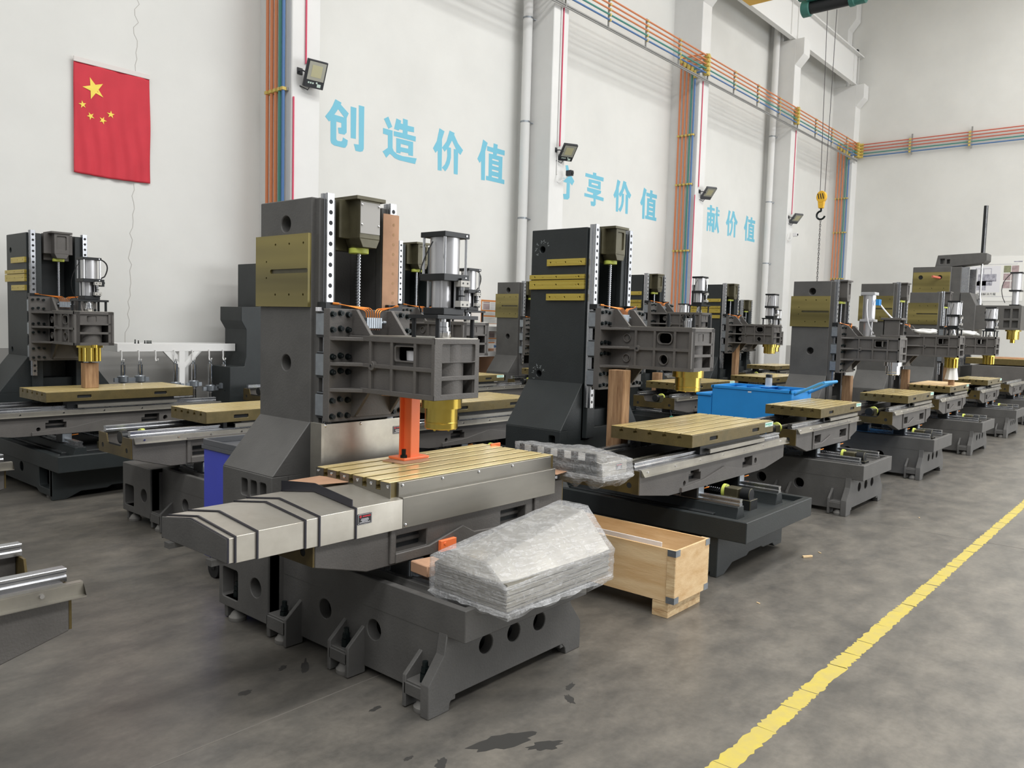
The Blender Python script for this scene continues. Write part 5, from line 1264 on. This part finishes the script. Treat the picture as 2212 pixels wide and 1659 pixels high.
for x in hx: MB().tube([(x, 9.01, 1.2), (x, 9.005, 1.13)] + [(x, 8.98 + .03 * math.cos(t), 1.10 - .03 * math.sin(t)) for t in [0, .8, 1.6, 2.4, 3.1]], .008, 6).obj('hook', 'white_paint', rkk)
for i, (x, top, fl_) in enumerate(((3.90, 1.04, .84), (4.09, 1.04, .84), (4.50, 1.04, .75), (4.72, 1.03, .76), (4.93, 1.03, .70), (5.11, 1.02, .72))):
    lb = ['leftmost steel arbor hanging on the white rack', 'second steel arbor from the left on the white rack, partly open tube', 'steel arbor in front of the left post of the white rack', 'steel arbor between the two posts of the white rack', 'steel arbor right of the posts of the white rack', 'rightmost steel arbor on the white rack beside the dark casting'][i]
    ar = thing('steel_arbor', lb, 'arbor', (x, 8.98, 0), 0, 'arbors hanging on the white rack')
    MB().cyl((0, 0, .15), (0, 0, top), .028, n=14).obj('shaft', 'chrome', ar)
    MB().lathe((0, 0, fl_), [(.04, 0), (.058, .01), (.058, .07), (.035, .08)], 14).box(-.095, .095, -.016, .016, fl_ + .01, fl_ + .055).obj('flange', 'galv', ar)
    MB().lathe((0, 0, fl_ - .02), [(.028, 0), (.028, .03)], 12).obj('collar', 'aluminium', ar)
    MB().tube([(0, .025 * math.cos(t), top + .022 + .025 * math.sin(t)) for t in [k * .7 for k in range(10)]], .006, 5).obj('eye', 'galv', ar)
for i, x in enumerate((4.064, 4.10, 4.173, 4.199, 4.22, 4.241)):
    h = .035 if i else .045
    tag(MB().cyl((x, 9.04, 1.271), (x, 9.04, 1.271 + h), .006, n=8).cyl((x, 9.04, 1.271), (x, 9.04, 1.28), .010, n=8).obj('stud_bolt', 'black_oxide'), 'small dark bolt standing on top of the white rack', 'bolt', 'bolts on top of the white rack')
rk0 = thing('arbor_rack', 'white rack post with a hanging arbor at the left edge of the photo', 'rack', (0, 0, 0))
MB().box(1.2, 2.5, 9.02, 9.06, 1.18, 1.27).obj('front_rail', 'white_paint', rk0); MB().box(2.3, 2.37, 9.02, 9.06, 0, 1.18).obj('post', 'white_paint', rk0)
MB().box(2.3, 2.37, 9.36, 9.40, 0, 1.18).box(1.2, 2.5, 9.36, 9.40, 1.18, 1.27).obj('post', 'white_paint', rk0)

# shelf unit with notices behind the second machine head
sh = thing('shelf_unit', 'white metal shelf unit against the wall beside the gray back row column', 'shelf', (9.3, 8.95, 0))
for z in (1.52, 1.10, .5): MB().box(0, 1.3, 0, .4, z, z + .035).box(0, 1.3, -.004, .0, z - .04, z + .04).obj('shelf_board', 'white_paint', sh, .001)
for x in (0, 1.27):
    for y in (0, .37): MB().box(x, x + .03, y, y + .03, 0, 1.56).obj('upright', 'white_paint', sh)
MB().box(0, 1.3, .385, .392, .5, 1.5).obj('back_sheet', 'brown_box', sh)
def notice(label, x, y, z, w_, h_, seed):
    r = thing('notice_board', label, 'notice', (x, y, z)); random.seed(seed)
    MB().box(0, w_, 0, .004, 0, h_).obj('board', 'label_orange', r)
    b = MB(); e = .02
    for z0, z1 in ((.02, .30), (.36, .52), (.58, .93)): b.box(e, w_ - e, -.001, .0005, z0 * h_, z1 * h_)
    b.obj('paper', 'paper', r)
    MB().box(w_ * .1, w_ * .40, -.002, -.0005, .60 * h_, .84 * h_).box(w_ * .1, w_ * .40, -.002, -.0005, .87 * h_, .92 * h_).obj('picture', 'photo_tint', r)
    b = MB()
    for i in range(7): b.box(w_ * .46, w_ * random.uniform(.7, .95), -.002, -.0005, h_ * (.62 + i * .042), h_ * (.625 + i * .042))
    for i in range(3): b.box(w_ * .1, w_ * random.uniform(.6, .92), -.002, -.0005, h_ * (.40 + i * .035), h_ * (.405 + i * .035))
    for i in range(5): b.box(w_ * .1, w_ * random.uniform(.5, .9), -.002, -.0005, h_ * (.06 + i * .045), h_ * (.065 + i * .045))
    b.obj('print', 'photo_gray', r)
notice('orange-framed paper notice above the white shelf', 9.80, 9.1, 1.60, .52, .40, 1)
notice('orange-framed paper notice inside the white shelf, lower one', 9.98, 9.1, 1.18, .42, .32, 2)
bo = thing('water_bottle', 'clear plastic bottle with a blue label on the white shelf', 'bottle', (10.1, 9.02, 1.136))
MB().lathe((0, 0, 0), [(.03, 0), (.033, .01), (.033, .13), (.014, .17), (.014, .19)], 14).obj('body', 'clear', bo); MB().lathe((0, 0, .07), [(.034, 0), (.034, .04)], 14).obj('label', 'pipe_blue', bo)
tag(MB().box(10.16, 10.24, 9.0, 9.06, 1.136, 1.20).obj('small_box', 'red_box', None, .003), 'small red box beside the bottle on the white shelf', 'box')
tag(MB().box(9.45, 9.62, 9.0, 9.1, 1.556, 1.63).obj('small_box', 'tag_green', None, .003), 'green box on top of the white shelf', 'box')

# wood chips on the floor
for i, (x, y, l, w_, a, lb) in enumerate(((5.667, 2.02, .07, .018, -.6, 'larger wood chip on the floor right of the dark machine'), (5.85, 2.0, .03, .006, .9, 'thin wood splinter beside the larger chip'), (4.48, 1.87, .022, .006, 1.2, 'small pale splinter on the open floor by the crate'), (7.65, 1.77, .02, .008, .3, 'tiny white scrap on the floor near the yellow line'))):
    o = tag(MB().prism('z', 0, .012 if i == 0 else .004, [(-l, -w_), (l * .8, -w_), (l, 0), (l * .9, w_), (-l * .9, w_)]).obj('wood_chip', 'wood_edge', None, .001), lb, 'chip'); o.location = (x, y, .0008); o.rotation_euler = (0, 0, a); o.scale = (.6, .6, 1)

# ------------------------------------------------------------------ the tall machine and the poster on the end wall
tm = thing('tall_machine', 'tall gray machine with a raised counterweight post in front of the end wall poster', 'machine', (20.7, 0, 0))
b = MB()
b.box(0, 1.0, 4.46, 5.28, .9, 3.22); b.box(.03, .97, 4.25, 4.47, .9, 3.21)
b.prism('x', .02, .98, [(4.3, .9), (4.46, 2.0), (5.28, 2.0), (5.9, .9)]); b.box(-.2, 1.2, 4.1, 6.0, .0, .95)
b.obj('column', 'cast_gray', tm, .01)
b = MB(); b.prism('x', -.02, .001, rect(4.475, 5.262, 2.62, 3.095), [circ(5.10, 2.975, .05, 16), circ(4.69, 2.975, .05, 16)] + [circ(y, 2.72, .01, 8) for y in (4.6, 4.85, 5.1)])
b.box(-.004, .0, 4.49, 5.25, 2.63, 3.08, 1); b.obj('machined_pad', ['ground_brass', 'pocket_dark'], tm, .003)
MB().cyl((-.02, 4.69, 2.96), (-.22, 4.8, 2.98), .028, n=12).obj('pipe_stub', 'pipe_red', tm)
b = MB(); b.prism('x', .2, .7, [(4.86, 3.22), (4.81, 3.50), (3.90, 3.53), (3.80, 3.52), (3.80, 3.36), (3.86, 3.30), (4.47, 3.235)], [rect(4.55, 4.62, 3.3, 3.4), rect(4.66, 4.76, 3.3, 3.42)]); b.obj('top_arm', 'cast_gray', tm, .006)
MB().cyl((.45, 3.93, 3.53), (.45, 3.93, 4.62), .045, n=20).obj('post', 'black_anodised', tm); MB().cyl((.39, 3.90, 3.54), (.39, 3.90, 4.62), .012, n=8).obj('post_strip', 'steel_rail', tm)
MB().cyl((.45, 3.93, 2.42), (.45, 3.93, 3.32), .022, n=14).lathe((.45, 3.93, 2.36), [(.05, 0), (.05, .12), (.03, .14)], 14).obj('counter_rod', 'chrome', tm)
MB().box(.05, .10, 4.1, 4.25, .95, 3.2).box(.8, .9, 4.1, 4.25, .95, 3.2).obj('z_rail', 'steel_rail', tm); MB().box(.25, .35, 4.2, 4.249, 2.5, 3.2).obj('paper_strip', 'foam', tm)
MB().prism('x', .0, .9, [(4.24, 1.6), (4.24, 2.62), (4.05, 2.62), (3.92, 2.34), (3.92, 1.6)]).obj('carriage', 'cast_gray', tm, .006)
b = MB(); b.prism('x', .05, .10, rect(3.03, 4.0, 1.79, 2.33), [rrect(3.62, 3.74, 2.13, 2.2, .03, 3), circ(3.69, 2.04, .015, 8), rect(3.08, 3.2, 2.05, 2.26), rect(3.24, 3.36, 2.05, 2.26), rect(3.08, 3.2, 1.84, 2.0), rect(3.24, 3.36, 1.84, 2.0)])
b.box(.13, .6, 3.05, 4.0, 1.8, 2.32); b.box(.1, .6, 3.03, 3.06, 1.79, 2.33); b.obj('headstock', 'cast_gray', tm, .006)
MB().lathe((.33, 3.2, 1.79), [(.16, .005), (.16, -.03), (.125, -.032), (.125, -.21), (.05, -.22), (.05, -.29)], 28).obj('spindle', 'gold_grease', tm)
b = MB(); b.cyl((.33, 3.2, 2.34), (.33, 3.2, 2.65), .07, n=20); b.cyl((.33, 3.2, 2.68), (.33, 3.2, 3.05), .10, n=24); b.obj('drawbar_cylinder', 'aluminium', tm)
MB().box(.2, .46, 3.08, 3.32, 2.65, 2.685).box(.2, .46, 3.08, 3.32, 3.05, 3.08).box(.22, .44, 3.1, 3.3, 2.33, 2.36).obj('end_plate', 'black_anodised', tm)
MB().tube(arc((.33, 3.3, 3.07), (.3, 3.6, 2.8), (.33, 3.4, 2.4), 8), .008, 5).obj('air_hose', 'rubber', tm)
MB().box(-.5, 1.8, 2.2, 3.95, 1.02, 1.15).obj('table', 'oiled_iron', tm, .004); MB().box(-.49, 1.79, 2.21, 3.94, 1.149, 1.156).obj('table_land', 'table_top', tm)
MB().box(-.6, 1.9, 2.4, 3.8, .5, 1.0).obj('saddle', 'cast_gray_lit', tm, .01); MB().box(-.2, 1.2, 2.0, 4.2, .0, .55).obj('base', 'cast_gray', tm, .01)
tag(MB().box(-.25, .25, -.4, .4, 0, .03).obj('cardboard_sheet', 'cardboard'), 'brown cardboard sheets lying on the table of the tall machine', 'cardboard').location = (20.6, 3.2, 1.157)

po = thing('wall_poster', 'large white poster with a machine drawing and six small pictures on the end wall', 'poster', (WX1 - .012, 0, 0))
MB().box(0, .01, 4.03, 5.6, 2.70, 4.02).obj('board', 'paper', po)
b = MB(); b.box(-.002, 0, 4.2, 5.45, 3.78, 3.79); b.box(-.002, 0, 4.2, 5.45, 2.83, 2.84); b.box(-.002, 0, 4.08, 4.3, 3.84, 3.87); b.obj('print_line', 'photo_gray', po)['kind'] = 'stuff'
MB().box(-.0015, 0, 4.62, 5.4, 2.96, 3.74).obj('picture_ground', 'label_white', po)
random.seed(9); b = MB()
b.box(-.003, -.001, 4.98, 5.36, 3.02, 3.28); b.box(-.003, -.001, 4.72, 5.2, 3.28, 3.50); b.box(-.003, -.001, 4.82, 5.3, 3.16, 3.3)
for (y0, y1, z0, z1) in ((5.25, 5.27, 3.5, 3.68), (4.85, 4.87, 3.5, 3.66), (4.85, 5.27, 3.655, 3.67), (5.05, 5.07, 3.5, 3.66)): b.box(-.003, -.001, y0, y1, z0, z1)
b.obj('machine_picture', 'photo_gray', po)
for i in range(3):
    for j in range(2): MB().box(-.003, 0, 4.36 - j * .20, 4.54 - j * .20, 3.54 - i * .23, 3.74 - i * .23).obj('picture', 'photo_olive' if i == 0 and j == 0 else 'photo_tint', po)
def text_obj(body, size, mw, m, par, name='lettering'):
    cu = bpy.data.curves.new(name, 'FONT'); cu.body = body; cu.size = size; cu.extrude = .001
    to = bpy.data.objects.new(name, cu); COL.objects.link(to)
    dg = bpy.context.evaluated_depsgraph_get(); me = bpy.data.meshes.new_from_object(to.evaluated_get(dg)); bpy.data.objects.remove(to)
    me.materials.clear(); me.materials.append(M[m]); me.transform(mw); return link(name, me, par)
# text faces -x and reads towards -y
mwp = Matrix(((0, 0, -1, -.003), (-1, 0, 0, 5.30), (0, 1, 0, 2.875), (0, 0, 0, 1)))
text_obj('生产线解决方案', .085, mwp, 'lamp_gray', po)
